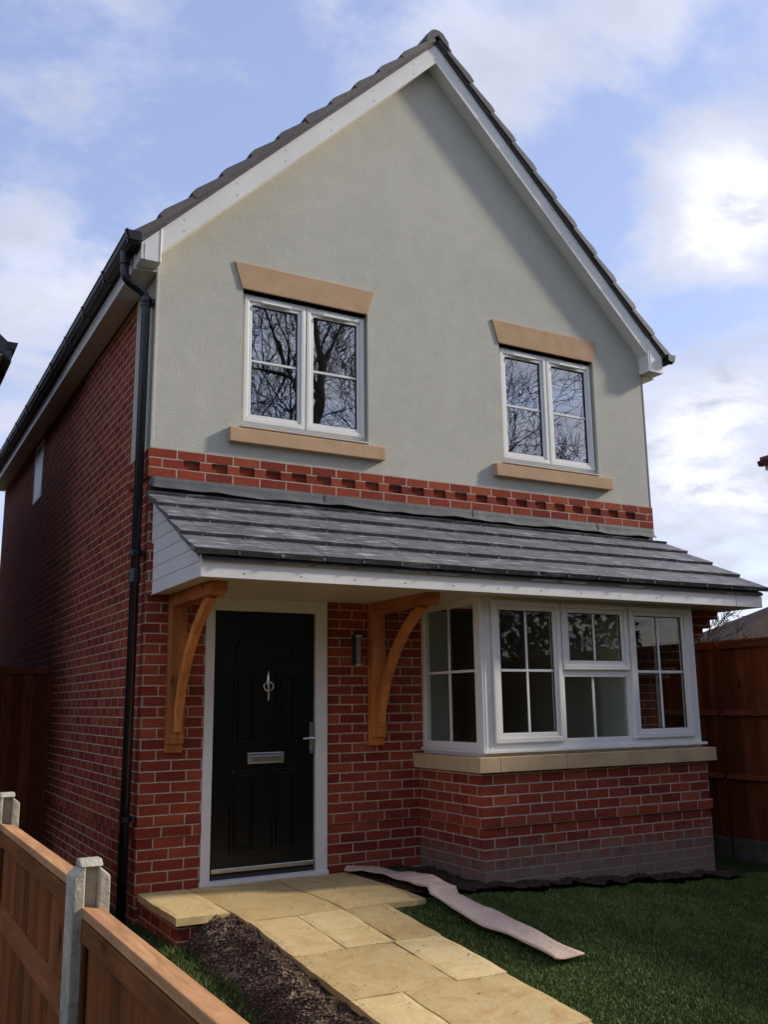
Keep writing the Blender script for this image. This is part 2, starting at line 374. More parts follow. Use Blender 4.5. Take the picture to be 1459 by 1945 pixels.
M['ground'] = ground_mat()
def grass_mat():
    m, t, b = mat('grass_blades')
    at = t.nodes.new('ShaderNodeAttribute'); at.attribute_name = 'tint'
    c = ramp(t, at.outputs['Fac'], [(0, (.050, .072, .017)), (.5, (.095, .140, .032)), (.85, (.16, .195, .055)), (1, (.27, .25, .11))])
    t.links.new(c, b.inputs['Base Color']); b.inputs['Roughness'].default_value = .6
    b.inputs['Specular IOR Level'].default_value = .2
    return m
M['grass'] = grass_mat()
M['bark'] = simple('grey_brown_bark', (.07, .055, .042), .9, .35, 9, bs=.8, bscale=24, bd=.02)
M['twig'] = simple('dark_twigs', (.055, .042, .033), .9, .3, 3)
M['leaf'] = simple('dark_evergreen_leaf', (.03, .055, .018), .6, .5, 1.3)
M['moss'] = simple('olive_shrub_leaf', (.10, .09, .025), .8, .5, 2)
M['rubber'] = simple('dark_seal_and_shade', (.03, .03, .032), .6, .1)  # also colours the painted shade strip under the flashing
M['lamp_glass'] = simple('frosted_lamp_glass', (.5, .48, .42), .3, .05)

for m_ in bpy.data.materials:
    for n_ in m_.node_tree.nodes:
        if n_.type == 'BSDF_PRINCIPLED' and n_.inputs['Roughness'].default_value >= .78: n_.inputs['Specular IOR Level'].default_value = .12
# ---------------------------------------------------------------- ground
def gz(x, y):
    z = -.035
    if y < -1.1: z -= .083 * (min(-y, 8.0) - 1.1)
    if x > 2.0: z -= .055 * (min(x, 5.6) - 2.0)
    if x < .30:
        z -= .15 * min(1, (.30 - x) / .22)
    return z
def sheet(name, xs, ys, fz, material, parent=None, keep=None, smooth=True):
    vs = [(x, y, fz(x, y)) for y in ys for x in xs]; n = len(xs); fs = []
    for j in range(len(ys) - 1):
        for i in range(n - 1):
            if keep is None or keep((xs[i] + xs[i + 1]) / 2, (ys[j] + ys[j + 1]) / 2):
                fs.append((j * n + i, j * n + i + 1, (j + 1) * n + i + 1, (j + 1) * n + i))
    b = MB(); b.add(vs, fs); return b.build(name, material, parent, smooth=smooth)
def lin(a, b, n): return [a + (b - a) * i / (n - 1) for i in range(n)]
gx = [-900, -300, -100, -40, -15, -8, -4] + lin(-2.5, 6.5, 61) + [8, 12, 20, 40, 100, 300, 900]
gy = [-900, -300, -100, -40, -20, -12] + lin(-9, 1, 61) + [2, 4, 8, 14, 30, 60, 150, 400, 1200]
ground = sheet('ground', gx, gy, lambda x, y: gz(x, y) - .012, M['ground'])
tag(ground, 'dark green grassy ground round the house', 'ground', kind='structure')

# ---------------------------------------------------------------- the house
house = empty('detached_house', (0, 0, 0))
tag(house, 'detached house with pale rendered gable over red brick, black front door and bay window', 'house')
XL, XR, D = .03, 5.13, 8.6
BU, BV = -.035 + .225 * 40, -.43 + .075 * 200
def bk(b, name='wall', uvo=(0, 0), mt='brick', **k): return b.build(name, M[mt], house, uvo=(BU + uvo[0], BV + uvo[1]), **k)
T = .28
b = MB()
b.box(XL, .49, 0, T, -.4, 2.055)                       # left of the door
b.box(1.495, 2.43, 0, T, -.4, 2.055)                     # between door and bay
b.box(2.43, 4.60, 0, T, -.4, .80)                        # under the bay opening
b.box(4.60, XR, 0, T, -.4, 2.055)
b.box(XL, XR, 0, T, 2.055, 2.95)                         # behind the porch roof
b.box(.49, 1.495, .08, T, -.4, 0.0)
bk(b)
b = MB(); b.box(XL, XL + T, T, D, -.4, 3.18); b.box(XL, XL + T, .585, D, 3.18, 4.66); bk(b)          # left flank
b = MB(); b.box(XR - T, XR, T, D, -.4, 4.66); bk(b)
b = MB(); b.box(XL + T, XR - T, D - T, D, -.4, 4.66)
b.prism([(XL, 4.66), (XR, 4.66), (2.58, 7.2)], 'y', D - T, D); bk(b)
# string course, one brick high and a little proud
b = MB(); b.box(XL - .014, .49, -.014, -.001, .355, .43); b.box(XL - .014, XL - .001, -.001, D, .355, .43)
b.box(1.495, 2.315, -.014, -.001, .355, .43); bk(b, 'string_course', (.06, 0))
b = MB(); b.box(2.316, 4.695, -.916, -.901, .355, .43); b.box(2.316, 2.329, -.901, -.016, .355, .43); b.box(4.681, 4.695, -.901, -.016, .355, .43)
bk(b, 'string_course', (.02, 0))
# brick band with recessed headers
b = MB()
b.box(XL - .02, XR + .012, -.02, -.001, 3.095, 3.17); b.box(XL - .02, XR + .012, -.02, -.001, 2.945, 3.02)
b.box(XL - .02, XL - .001, -.001, .585, 2.945, 3.17)
x = XL - .02; 
segs = []
for i in range(21):
    c0 = .225 + .1125 + .225 * i
    segs.append((x, c0 - .064)); x = c0 + .064
segs.append((x, XR + .012))
for s0, s1 in segs: b.box(s0, s1, -.0205, -.001, 3.02, 3.095)
o = b.build('brick_band', M['brick'], house, uvo=(9.0, -2.945 + .075 * 201))
# recess backs
b = MB(); b.box(XL, XR, .004, .1, 2.951, 3.169)
b.build('band_recess', M['brick'], house, uvo=(9.06, -2.945 + .075 * 201))
# rendered gable: strips round the two openings
b = MB(); Z0, Z1 = 3.42, 4.60
oL, oR = (.73, 1.885), (3.30, 4.465)
b.box(XL, XR, -.012, T, 3.17, Z0)
for x0, x1 in ((XL, oL[0]), (oL[1], oR[0]), (oR[1], XR)): b.box(x0, x1, -.012, T, Z0, Z1)
def rl(x): return 7.40 - abs(x - 2.58)
b.prism([(XL, Z1), (XR, Z1), (XR, rl(XR)), (2.58, rl(2.58)), (XL, rl(XL))], 'y', -.012, T)
b.box(XL - .010, XL + T, -.011, .585, 3.172, 4.66)
b.build('rendered_gable', M['render'], house)
MB().box(XL - .016, XL + .006, -.018, .002, 3.172, 4.60).build('corner_bead', M['render'], house, bevel=.003)
MB().box(XR - .006, XR + .004, -.018, .002, 3.172, 4.56).build('corner_bead', M['render'], house, bevel=.003)
# inside
b = MB()
b.box(XL + T, XR - T, 4.2, 4.3, 0, 4.66); b.box(XL + T + .001, XR - T - .001, T + .001, 4.2, 2.38, 2.5); b.box(XL + T + .001, XR - T - .001, T + .001, 4.2, 4.72, 4.8)
b.box(1.60, 1.68, T + .001, 4.2, 0, 2.38); b.box(2.5, 2.6, T + .001, 4.2, 2.5, 4.72)
b.box(2.605, 4.40, -.78, 0, 2.06, 2.09)
b.box(2.62, 3.33, 1.0, 1.08, 0.01, 2.37)
b.build('inner_wall', M['inside'], house)
b = MB(); b.box(XL + T + .0015, XL + T + .012, T + .001, 4.2, .001, 4.719); b.box(XR - T - .012, XR - T - .0015, T + .001, 4.2, .001, 4.719)
b.box(4.601, XR - T - .0125, T + .001, T + .012, .001, 2.379); b.box(4.588, 4.5985, -.012, T + .012, .905, 2.058); b.box(2.4315, 2.442, -.012, T + .012, .905, 2.058); b.box(4.60, 4.655, -.013, -.0015, .905, 2.058)
b.box(1.681, 2.429, T + .001, T + .012, .001, 2.379); b.box(2.43, 4.60, T + .001, T + .012, .001, .79)
b.build('inner_lining', M['inside'], house)
MB().box(XL + T + .001, XR - T - .001, T + .001, 4.2, -.1, 0).build('floor', M['carpet_in'], house)

# ---- roof
AP = 7.47
def slope_pt(side, s, n):          # s down the slope from the apex, n up from the slope plane
    c = math.sqrt(.5); return (2.58 + side * (s * c + n * c), AP - s * c + n * c)
roofm = MB()
for side in (-1, 1):
    L = 2.78 * math.sqrt(2); k = 0; s1 = L; g = .345
    while s1 > .05:
        s0 = max(0, s1 - g); jit = rnd.uniform(-.004, .004)
        y = -.19 + rnd.uniform(-.004, .004)
        # each tile course tips up over the one below, the front end is the verge tile
        poly = [slope_pt(side, s0 - .0, .012), slope_pt(side, s1 + .015, .028), slope_pt(side, s1 + .018, .088 + jit), slope_pt(side, s1 - .05, .096 + jit), slope_pt(side, s0, .062)]
        yy = y; first = True
        while yy < D + .15:
            w = .33 if not first else .30
            roofm.prism([(p[0], p[1] + rnd.uniform(0, .001)) for p in poly], 'y', yy, min(yy + w - .004, D + .15), rnd.random()); yy += w; first = False
        s1 = s0
roof = roofm.build('roof', M['tile_main'], house, bevel=.005, seg=1)
rm = MB(); yy = -.2
while yy < D:
    rm.prism([(2.58 + dx, 7.47 + dz) for dx, dz in ((-.135, -.06), (-.125, .03), (-.06, .105), (-.02, .122), (.02, .122), (.06, .105), (.125, .03), (.135, -.06), (.0, .06))], 'y', yy, yy + .435, rnd.random()); yy += .44
rm.build('ridge_tile', M['tile_main'], roof, bevel=.006, seg=1)
# roof deck keeps daylight out of the loft
dk = MB()
for side in (-1, 1): dk.prism([slope_pt(side, 0, -.05), slope_pt(side, 3.9, -.05), slope_pt(side, 3.9, .01), slope_pt(side, 0, .01)], 'y', -.12, D + .1)
dk.build('roof_deck', M['rubber'], roof)
# verge strip between barge and tiles
vs = MB()
for side in (-1, 1): vs.prism([slope_pt(side, 0, .0), slope_pt(side, 3.86, .0), slope_pt(side, 3.86, .034), slope_pt(side, 0, .034)], 'y', -.172, -.115)
vs.build('verge_strip', M['tile_main'], roof)
# barge boards
for side in (-1, 1):
    b = MB(); xe = 2.58 + side * (2.58 + (-.005 if side < 0 else -.04))
    b.prism([(2.58, AP - .003), (xe, AP - abs(xe - 2.58) - .003), (xe, AP - .205 - abs(xe - 2.58)), (2.58, AP - .205)][::1], 'y', -.15, -.128)
    bb = b.build('bargeboard', M['fascia'], house, bevel=.002)
    # little screw heads
    for k in range(6):
        xx = 2.58 + side * (.25 + .43 * k)
        for dz in (.05, .15): MB().cyl(xx, -.153, AP - abs(xx - 2.58) - dz - .01, .004, 'y', .003, 8).build('screw', M['rubber'], bb)
    # sloping soffit behind the board
    b = MB(); b.prism([(2.58, AP - .185), (xe, AP - abs(xe - 2.58) - .185), (xe, AP - .197 - abs(xe - 2.58)), (2.58, AP - .197)], 'y', -.127, -.0125)
    b.build('verge_soffit', M['fascia'], house)
    # eaves box end
    b = MB()
    if side < 0: x0, x1, zb = -.152, .006, 4.60
    else: x0, x1, zb = 5.095, 5.292, 4.575
    zt0, zt1 = AP - abs(x0 - 2.58) - .004, AP - abs(x1 - 2.58) - .004
    b.prism([(x0, zb), (x1, zb), (x1, zt1), (x0, zt0)], 'y', -.157, -.013)
    b.build('eaves_box', M['fascia'], house, bevel=.003)
    b = MB()
    if side < 0: b.box(-.005, .002, -.161, -.15, zb, zt1 - .01); b.box(-.122, -.112, -.1605, -.15, zb + .002, zt0)
    else: b.box(5.12, 5.127, -.161, -.15, zb, zt0 - .03)
    b.build('joint_trim', M['upvc'], house)
    # fascia and soffit along the flank
    b = MB()
    if side < 0: b.box(-.165, -.145, -.012, D, 4.575, 4.72); b.box(-.144, XL - .011, -.012, D, 4.585, 4.60)
    else: b.box(5.285, 5.305, -.012, D, 4.56, 4.72); b.box(XR + .001, 5.284, -.012, D, 4.57, 4.585)
    b.build('fascia', M['fascia'], house)
# gutters: squared trough profile
def gutter(xf, s, z0, name='gutter', y0=-.215, y1=D, parent=house, tx=0):
    b = MB(); w = .105
    prof = [(xf, z0 + .075), (xf, z0 + .015), (xf + s * .02, z0), (xf + s * (w - .02), z0 - .002), (xf + s * w, z0 + .07), (xf + s * (w + .008), z0 + .078),
            (xf + s * (w - .004), z0 + .078), (xf + s * (w - .022), z0 + .008), (xf + s * .022, z0 + .010), (xf + s * .006, z0 + .02), (xf + s * .006, z0 + .075)]
    b.prism(prof, 'y', y0, y1)
    b.prism([prof[0], prof[1], prof[2], prof[3], prof[4]], 'y', y0 - .002, y0 + .012)
    g = b.build(name, M['black'], parent)
    y = y0 + .03
    while y < y1:
        MB().prism([(xf - s * .002, z0 + .08), (xf - s * .002, z0 - .004), (xf + s * (w - .012), z0 - .009), (xf + s * (w + .012), z0 + .086)], 'y', y, y + .03).build('gutter_bracket', M['black'], g); y += .8
    return g
gL = gutter(-.166, -1, 4.715); gR = gutter(5.325, 1, 4.705)
# downpipe with offset bend
def smoothpath(pts, r=.06):
    P = [Vector(p) for p in pts]; o = [P[0]]
    for i in range(1, len(P) - 1):
        a = (P[i - 1] - P[i]).normalized() * r; c = (P[i + 1] - P[i]).normalized() * r
        for t in (0, .25, .5, .75, 1):
            o.append((P[i] + a) * (1 - t) ** 2 + P[i] * 2 * t * (1 - t) + (P[i] + c) * t * t)
    o.append(P[-1]); return o
b = MB(); b.tube(smoothpath([(-.222, .04, 4.73), (-.222, .04, 4.50), (-.045, .05, 4.41), (-.045, .05, -.35)]), .034, 16)
dp = b.build('downpipe', M['black'], house, smooth=False)
for p in dp.data.polygons: p.use_smooth = len(p.vertices) == 4
for a_, c_ in (((-.222, .04, 4.735), (-.222, .04, 4.62)), ((-.045, .05, 4.385), (-.045, .05, 4.31)), ((-.045, .05, 2.25), (-.045, .05, 2.15))): MB().tube([a_, c_], .041, 16).build('pipe_collar', M['black'], dp)
for z in (4.33, 2.35, .47):
    b = MB(); b.tube([(-.045, .05, z), (-.045, .05, z + .035)], .041, 16); b.box(-.03, .03, .035, .065, z + .006, z + .03); b.box(-.075, -.045, .0, .10, z + .008, z + .026)
    b.box(-.01, .012, .0, .11, z + .0, z + .035)
    b.build('pipe_clip', M['black'], dp)

# ---- lintels and sills
for (xa, xb, xc, xd) in ((.65, 1.95, .72, 1.88), (3.22, 4.515, 3.29, 4.455)):
    MB().prism([(xa, 4.825), (xb, 4.825), (xd, 4.600), (xc, 4.600)], 'y', -.026, .10).build('lintel', M['stone'], house, bevel=.004)
for x0, x1 in ((.625, 2.02), (3.185, 4.59)):
    MB().prism([(-.07, 3.285), (.16, 3.30), (.16, 3.425), (-.066, 3.402)], 'x', x0, x1).build('window_sill', M['stone'], house, bevel=.005)

# ---- windows (local frame: x along, y into the wall, z up)
def member(b, x0, x1, z0, z1, y0, y1, w):
    """four mitred bars round an opening"""
    b.prism([(x0, z0), (x1, z0), (x1 - w, z0 + w), (x0 + w, z0 + w)], 'y', y0, y1)
    b.prism([(x0, z1), (x0 + w, z1 - w), (x1 - w, z1 - w), (x1, z1)], 'y', y0, y1)
    b.prism([(x0, z0), (x0 + w, z0 + w), (x0 + w, z1 - w), (x0, z1)], 'y', y0, y1)
    b.prism([(x1, z0), (x1, z1), (x1 - w, z1 - w), (x1 - w, z0 + w)], 'y', y0, y1)
def sash(parent, x0, x1, z0, z1, y, bars_v=(), bars_h=(), w=.066, glass='glass', vent=None, mt='upvc'):
    b = MB(); member(b, x0, x1, z0, z1, y - .022, y + .03, w * .55)
    member(b, x0 + w * .55, x1 - w * .55, z0 + w * .55, z1 - w * .55, y - .012, y + .03, w * .45)
    s = b.build('sash', M[mt], parent, bevel=.004)
    g = MB(); xa, xb, za, zb = x0 + w, x1 - w, z0 + w, z1 - w
    g.box(xa - .004, xb + .004, y + .008, y + .012, za - .004, zb + .004); g.build('pane', M[glass], parent)
    k = MB(); member(k, xa - .0005, xb + .0005, za - .0005, zb + .0005, y - .004, y + .0075, .006); k.build('seal', M['rubber'], parent)
    if bars_v or bars_h:
        g = MB()
        for x in bars_v: g.box(x - .010, x + .010, y + .000, y + .0075, za, zb)
        for z in bars_h: g.box(xa, xb, y - .001, y + .0072, z - .010, z + .010)
        g.build('glazing_bar', M['upvc'], parent, bevel=.002)
    if vent:
        g = MB(); g.prism([(y - .023, vent[2]), (y - .050, vent[2] + .004), (y - .046, vent[2] + .018), (y - .023, vent[2] + .024)], 'x', vent[0], vent[1]); g.build('trickle_vent', M['upvc'], parent, bevel=.002)
for (x0, x1) in ((.735, 1.882), (3.305, 4.462)):
    b = MB(); y = .04; z0, z1 = 3.462, 4.585
    member(b, x0, x1, z0, z1, y - .004, y + .06, .042)
    xm = (x0 + x1) / 2 - .002
    b.box(xm - .022, xm + .022, y - .004, y + .06, z0 + .042, z1 - .042)
    b.prism([(y + .05, z0), (y + .05, z0 - .03), (y - .075, z0 - .038), (y - .078, z0 - .028), (y - .004, z0 - .006)], 'x', x0 - .001, x1 + .001)
    wdw = b.build('window', M['upvc'], house, bevel=.003)
    for a, c in ((x0 + .022, xm - .006), (xm + .006, x1 - .022)):
        mid = (a + c) / 2
        sash(wdw, a, c, z0 + .024, z1 - .026, y - .006, (), ((z0 + z1) / 2 - .012,), vent=(mid - .13, mid + .13, z1 - .077))
# flank window, its top-hung light pushed open
b = MB(); b.box(.022, .06, 5.05, 5.09, 3.8, 4.55); b.box(.022, .06, 5.61, 5.65, 3.8, 4.55); b.box(.022, .06, 5.091, 5.609, 3.8, 3.84); b.box(.022, .06, 5.091, 5.609, 4.5, 4.55)
fw = b.build('window', M['upvc'], house, bevel=.003)
MB().box(.024, .028, 5.09, 5.61, 3.84, 4.5).build('pane', M['door'], fw)


# ---- porch roof
porch = empty('porch_roof'); porch.parent = house
SL = (2.815 - 2.205) / 1.19
def pz(y): return 2.205 + (y + 1.19) * SL
b = MB(); noses = [-1.225, -.925, -.625, -.325, -.06]
for r_, yn in enumerate(noses):
    yb = min(yn + .335, -.004); x = -.005 + (0 if r_ % 2 else -.0); i = 0
    zn = pz(yn) + .040
    off = .15 if r_ % 2 else 0
    xs = [0.0]; xx = .30 - off
    while xx < 5.27 - .03: xs.append(xx); xx += .30
    xs.append(5.275)
    for i in range(len(xs) - 1):
        xa, xb = xs[i] + .0006, xs[i + 1] - .0006
        j = rnd.uniform(-.002, .002); c = rnd.uniform(.25, .75)
        yn2 = yn + rnd.uniform(-.004, .004)
        zb = pz(yb) + .006
        th = .028
        b.prism([(yn2, zn + j), (yb, zb), (yb, zb - .02), (yn2 + .020, zn + j - th - .008)], 'x', xa, xb, c)
        # interlock lip at the nose
        if i < len(xs) - 2: b.box(xb - .014, xb + .0005, yn2 + .004, yn2 + .04, zn + j - th - .006, zn + j - .012, .0)
tl = b.build('roof_tiles', M['tile'], porch, bevel=.002, seg=1)
# underlay closes the back of the tiles
MB().prism([(-1.19, pz(-1.19) - .028), (-.003, pz(-.003) - .028), (-.003, pz(-.003) - .05), (-1.19, pz(-1.19) - .05)], 'x', .065, 5.225).build('underlay', M['rubber'], porch)
# flashing
nx = 160; prof = [(-.021, 2.946), (-.023, 2.915), (-.026, 2.882), (-.036, 2.866), (-.056, 2.852)]
vv = []; ff = []
for i in range(nx + 1):
    x = XL - .004 + (XR + .01 - XL) * i / nx
    for k, (y, z) in enumerate(prof):
        wv = (math.sin(x * 5.1) * .5 + math.sin(x * 11.7 + 1) * .35 + math.sin(x * 23 + 2) * .2)
        a = (0, .12, .4, .8, 1)[k]
        lap = .004 if int((x + .0) / 1.5) % 2 else 0
        vv.append((x, y - lap - a * (.010 * wv + .006), z + a * (.010 * wv)))
for i in range(nx):
    for k in range(len(prof) - 1):
        q = i * len(prof) + k; ff.append((q, q + 1, q + 1 + len(prof), q + len(prof)))
b = MB(); b.add(vv, ff); fl = b.build('flashing', M['lead'], porch, smooth=True)
so_ = fl.modifiers.new('thick', 'SOLIDIFY'); so_.thickness = .003
for x in (1.47, 2.93, 4.4): MB().prism([(-.0275, 2.946), (-.038, 2.875), (-.033, 2.875), (-.024, 2.946)], 'x', x, x + .006).build('flashing_lap', M['rubber'], porch)
MB().box(XL + .002, XR - .002, -.014, -.0015, 2.78, 2.875).build('gap_shade_strip', M['rubber'], porch)  # dark strip standing in for the shade in the gap below the flashing
# fascia, soffit, gable end cladding
b = MB(); b.box(.06, 5.235, -1.165, -1.147, 2.050, 2.192); pf = b.build('fascia', M['fascia'], porch, bevel=.002)
for k in range(13): MB().cyl(.35 + k * .40, -1.168, 2.085, .0045, 'y', .003, 8).build('screw', M['rubber'], pf)
MB().box(4.9, 4.902, -1.1665, -1.1645, 2.051, 2.19).build('fascia_joint', M['rubber'], pf)
b = MB(); yy = -1.146
while yy < -.01:
    w = min(.098, -.004 - yy); b.box(.07, 5.225, yy, yy + w - .004, 2.062, 2.072); yy += .1
b.build('soffit', M['soffit'], porch, bevel=.0015, seg=1)
MB().box(.075, 5.22, -1.14, -.004, 2.0725, 2.08).build('soffit_back', M['soffit'], porch)
for xa, xb in ((.058, .070), (5.226, 5.238)):
    b = MB(); z = 2.052; k = 0
    while z < 2.75:
        zt = min(z + .098, 2.76)
        # board clipped under the roof slope
        def yl(zq): return max(-1.146, (zq - 2.205 + .045) / SL - 1.19 + .0)
        ya, yb = yl(z), yl(zt)
        if yb < -.02: b.prism([(ya, z), (-.001, z), (-.001, zt - .0018), (yb, zt - .0018)], 'x', xa, xb)
        z += .1
    b.build('gable_cladding', M['fascia'], porch, bevel=.0015, seg=1)
    MB().prism([(-1.14, 2.06), (-.002, 2.06), (-.002, 2.74), (-1.14, 2.17)], 'x', (xa + .0125) if xa < 1 else (xa - .006), (xa + .018) if xa < 1 else (xa - .0005)).build('cladding_back', M['fascia'], porch)
# brick kneeler toothing at the left and stepped corbel at the right
b = MB(); b.box(XL - .004, .0575, -.055, -.001, 2.06, 2.43); bk(b, 'kneeler')
b = MB()
for k in range(8):
    z = 1.455 + .075 * k; b.box(4.9, 5.13, -(.10 + .092 * k), -.001, z, z + (.075 if k < 7 else .07))
bk(b, 'corbel')
# timber gallows brackets
for x0 in (.200, 1.862):
    x1 = x0 + .125
    b = MB(); b.prism([(-.001, .93), (-.045, .93), (-.05, .985), (-.075, .995), (-.085, 1.04), (-.085, 2.061), (-.001, 2.061)], 'x', x0, x1, rnd.random())
    br = b.build('bracket', M['oak_z'], house, bevel=.005)
    b = MB(); b.prism([(-.086, 1.972), (-.90, 1.972), (-.94, 2.0), (-.94, 2.061), (-.086, 2.061)], 'x', x0 + .006, x1 - .006, .3); b.build('beam', M['oak_y'], br, bevel=.005)
    P0, P1, P2 = Vector((-.075, 1.08)), Vector((-.21, 1.72)), Vector((-.80, 1.985)); o_, i_ = [], []
    for k in range(17):
        t = k / 16; p = P0 * (1 - t) ** 2 + P1 * 2 * t * (1 - t) + P2 * t * t; d = ((P1 - P0) * (1 - t) + (P2 - P1) * t).normalized()
        n = Vector((-d.y, d.x)); h = .034 + .004 * math.sin(math.pi * t)
        q = p + n * h; q2 = p - n * h
        i_.append((min(q2.x, -.0855), min(q2.y, 1.9715))); o_.append((min(q.x, -.0855), min(q.y, 1.9715)))
    vs = [(x0 + .040, *p) for p in i_] + [(x0 + .040, *p) for p in o_] + [(x1 - .032, *p) for p in i_] + [(x1 - .032, *p) for p in o_]
    n = 17; fs = []
    for k in range(16):
        fs += [(k, k + 1, n + k + 1, n + k), (2 * n + k, 3 * n + k, 3 * n + k + 1, 2 * n + k + 1), (k, 2 * n + k, 2 * n + k + 1, k + 1), (n + k, n + k + 1, 3 * n + k + 1, 3 * n + k)]
    fs += [(0, n, 3 * n, 2 * n), (n - 1, 3 * n - 1, 4 * n - 1, 2 * n - 1)]
    b = MB(); b.add(vs, fs, .7); b.build('brace', M['oak_z'], br, bevel=.004)

# ---- front door
b = MB(); y0, y1 = -.012, .075
b.box(.49, .562, y0, y1, 0.0, 2.061); b.box(1.398, 1.495, y0, y1, 0.0, 2.061); b.box(.5625, 1.3975, y0, y1, 1.965, 2.061); b.box(.482, 1.50, y0 - .018, y1, -.012, .022)
fr = b.build('door_frame', M['upvc'], house, bevel=.004)
b = MB(); b.box(.573, 1.388, .018, .062, .055, 1.958); dr = b.build('door', M['door'], house, bevel=.003)
MB().box(.563, 1.397, .0165, .07, .0225, .054).build('threshold_seal', M['rubber'], dr)
b = MB(); b.box(.575, 1.386, -.004, .017, .072, .104); b.box(.563, 1.397, -.008, .018, .0225, .030); b.build('weather_bar', M['chrome'], dr, bevel=.004)
def pan(x0, x1, z0, z1):
    b = MB(); member(b, x0, x1, z0, z1, .002, .019, .022); member(b, x0 + .03, x1 - .03, z0 + .03, z1 - .03, .000, .019, .010)
    b.box(x0 + .045, x1 - .045, .012, .019, z0 + .045, z1 - .045); b.build('door_panel', M['door'], dr, bevel=.003)
pan(.727, .905, .960, 1.503); pan(1.072, 1.245, .960, 1.503); pan(.715, .915, .195, .785); pan(1.05, 1.245, .195, .785)
# arched light over the panels
b = MB(); n = 20; cx, cz, ra, rb = .982, 1.615, .252, .228
for k in range(n):
    a0, a1 = math.pi * k / n, math.pi * (k + 1) / n
    q = [(cx + ra * math.cos(a0), cz + ra * math.sin(a0)), (cx + ra * math.cos(a1), cz + ra * math.sin(a1)), (cx + rb * math.cos(a1), cz + rb * math.sin(a1)), (cx + rb * math.cos(a0), cz + rb * math.sin(a0))]
    b.prism(q, 'y', -.004, .019)
b.box(cx - ra, cx + ra, -.004, .019, cz - .024, cz)
b.build('arch_moulding', M['door'], dr, bevel=.002)
b = MB(); b.prism([(cx + rb * math.cos(math.pi * k / n), cz + rb * math.sin(math.pi * k / n)) for k in range(n + 1)], 'y', .014, .0175); b.build('arched_pane', M['door'], dr)
b = MB(); b.box(.843, 1.137, .004, .018, .826, .908); lb = b.build('letterbox', M['chrome'], dr, bevel=.006)
MB().box(.862, 1.118, -.002, .0045, .838, .884).build('flap', M['chrome'], lb, bevel=.004)
b = MB(); b.tube([(.994, .004, 1.525), (.994, -.012, 1.50), (.990, -.014, 1.43), (.994, -.016, 1.38), (.996, -.014, 1.31), (.994, .0, 1.28)], .008, 10, radii=[.006, .010, .012, .009, .011, .007])
b.tube([(.994 + .038 * math.cos(a), -.018, 1.395 + .034 * math.sin(a)) for a in [2 * math.pi * k / 20 for k in range(21)]], .006, 8, cap=False)
b.build('knocker', M['chrome'], dr, smooth=True)
b = MB(); b.box(1.352, 1.384, .006, .018, .885, 1.12); b.cyl(1.368, -.045, 1.0, .009, 'y', .055, 12); b.tube([(1.374, -.046, 1.0), (1.335, -.048, 1.003), (1.272, -.044, 1.0)], .009, 10)
b.cyl(1.368, .0, .93, .010, 'y', .012, 12)
b.build('handle', M['chrome'], dr, bevel=.002)
# wall lamp
b = MB(); b.box(1.715, 1.80, -.022, -.001, 1.56, 1.80)
wlmp = b.build('wall_lamp', M['rubber'], house, bevel=.004)
MB().tube([(1.755, -.055, 1.582), (1.755, -.055, 1.785)], .024, 20).build('lamp_tube', M['steel'], wlmp)
MB().tube([(1.755, -.055, 1.786), (1.755, -.055, 1.80)], .026, 20).build('lamp_lens', M['lamp_glass'], wlmp)
MB().tube([(1.755, -.055, 1.56), (1.755, -.055, 1.574)], .026, 20).build('lamp_lens', M['lamp_glass'], wlmp)

# ---- bay
BX0, BX1, BY = 2.33, 4.68, -.90
b = MB(); b.box(BX0, BX1, BY, BY + .2, -.5, .745); b.box(BX0, BX0 + .2, BY + .2, -.001, -.5, .745); b.box(BX1 - .2, BX1, BY + .2, -.001, -.5, .745)
bay = bk(b, 'bay_wall', (-.11 - .035 + .0, 0), 'brick_salt')
b = MB(); zz0, zz1 = .746, .856
xs = [2.28, 2.42, 3.05, 3.72, 4.42, 4.745]
b.box(2.28, 2.4645, -.952, -.70, zz0, zz1, .3)
for k, (a, c) in enumerate(((2.467, 3.10), (3.103, 3.76), (3.763, 4.45), (4.453, 4.745))): b.box(a, c, -.952, -.72, zz0, zz1, rnd.random())
b.box(2.28, 2.48, -.699, -.001, zz0, zz1); b.box(4.55, 4.745, -.699, -.001, zz0, zz1)
b.build('bay_sill', M['stone_sill'], house, bevel=.004)
MB().box(2.49, 4.545, -.70, -.0, .70, .90).build('inner_sill', M['upvc'], house)
# frame standing on the sill
FX0, FX1, FY = 2.375, 4.662, -.872
b = MB()
b.box(FX0 - .018, FX1 + .035, FY - .035, FY + .08, .880, .902); b.box(FX0 - .018, FX0 + .06, FY + .081, -.001, .880, .902); b.box(FX1 - .06, FX1 + .035, FY + .081, -.001, .880, .902)
b.box(FX0 + .006, FX1 - .002, FY + .01, FY + .07, .857, .8795); b.box(FX0 + .006, FX0 + .05, FY + .071, -.002, .857, .8795)
bw = b.build('bay_window', M['upvc'], house, bevel=.003)
# corner posts, fluted
b = MB()
for k in range(5): b.box(FX0 + .004 + k * .019, FX0 + .019 + k * .019, FY - .003 - (k % 2) * .003, FY + .002, .9025, 2.061)
b.box(FX0, FX0 + .100, FY + .0021, FY + .09, .9025, 2.061)
b.box(FX1 - .075, FX1, FY, FY + .09, .9025, 2.061)
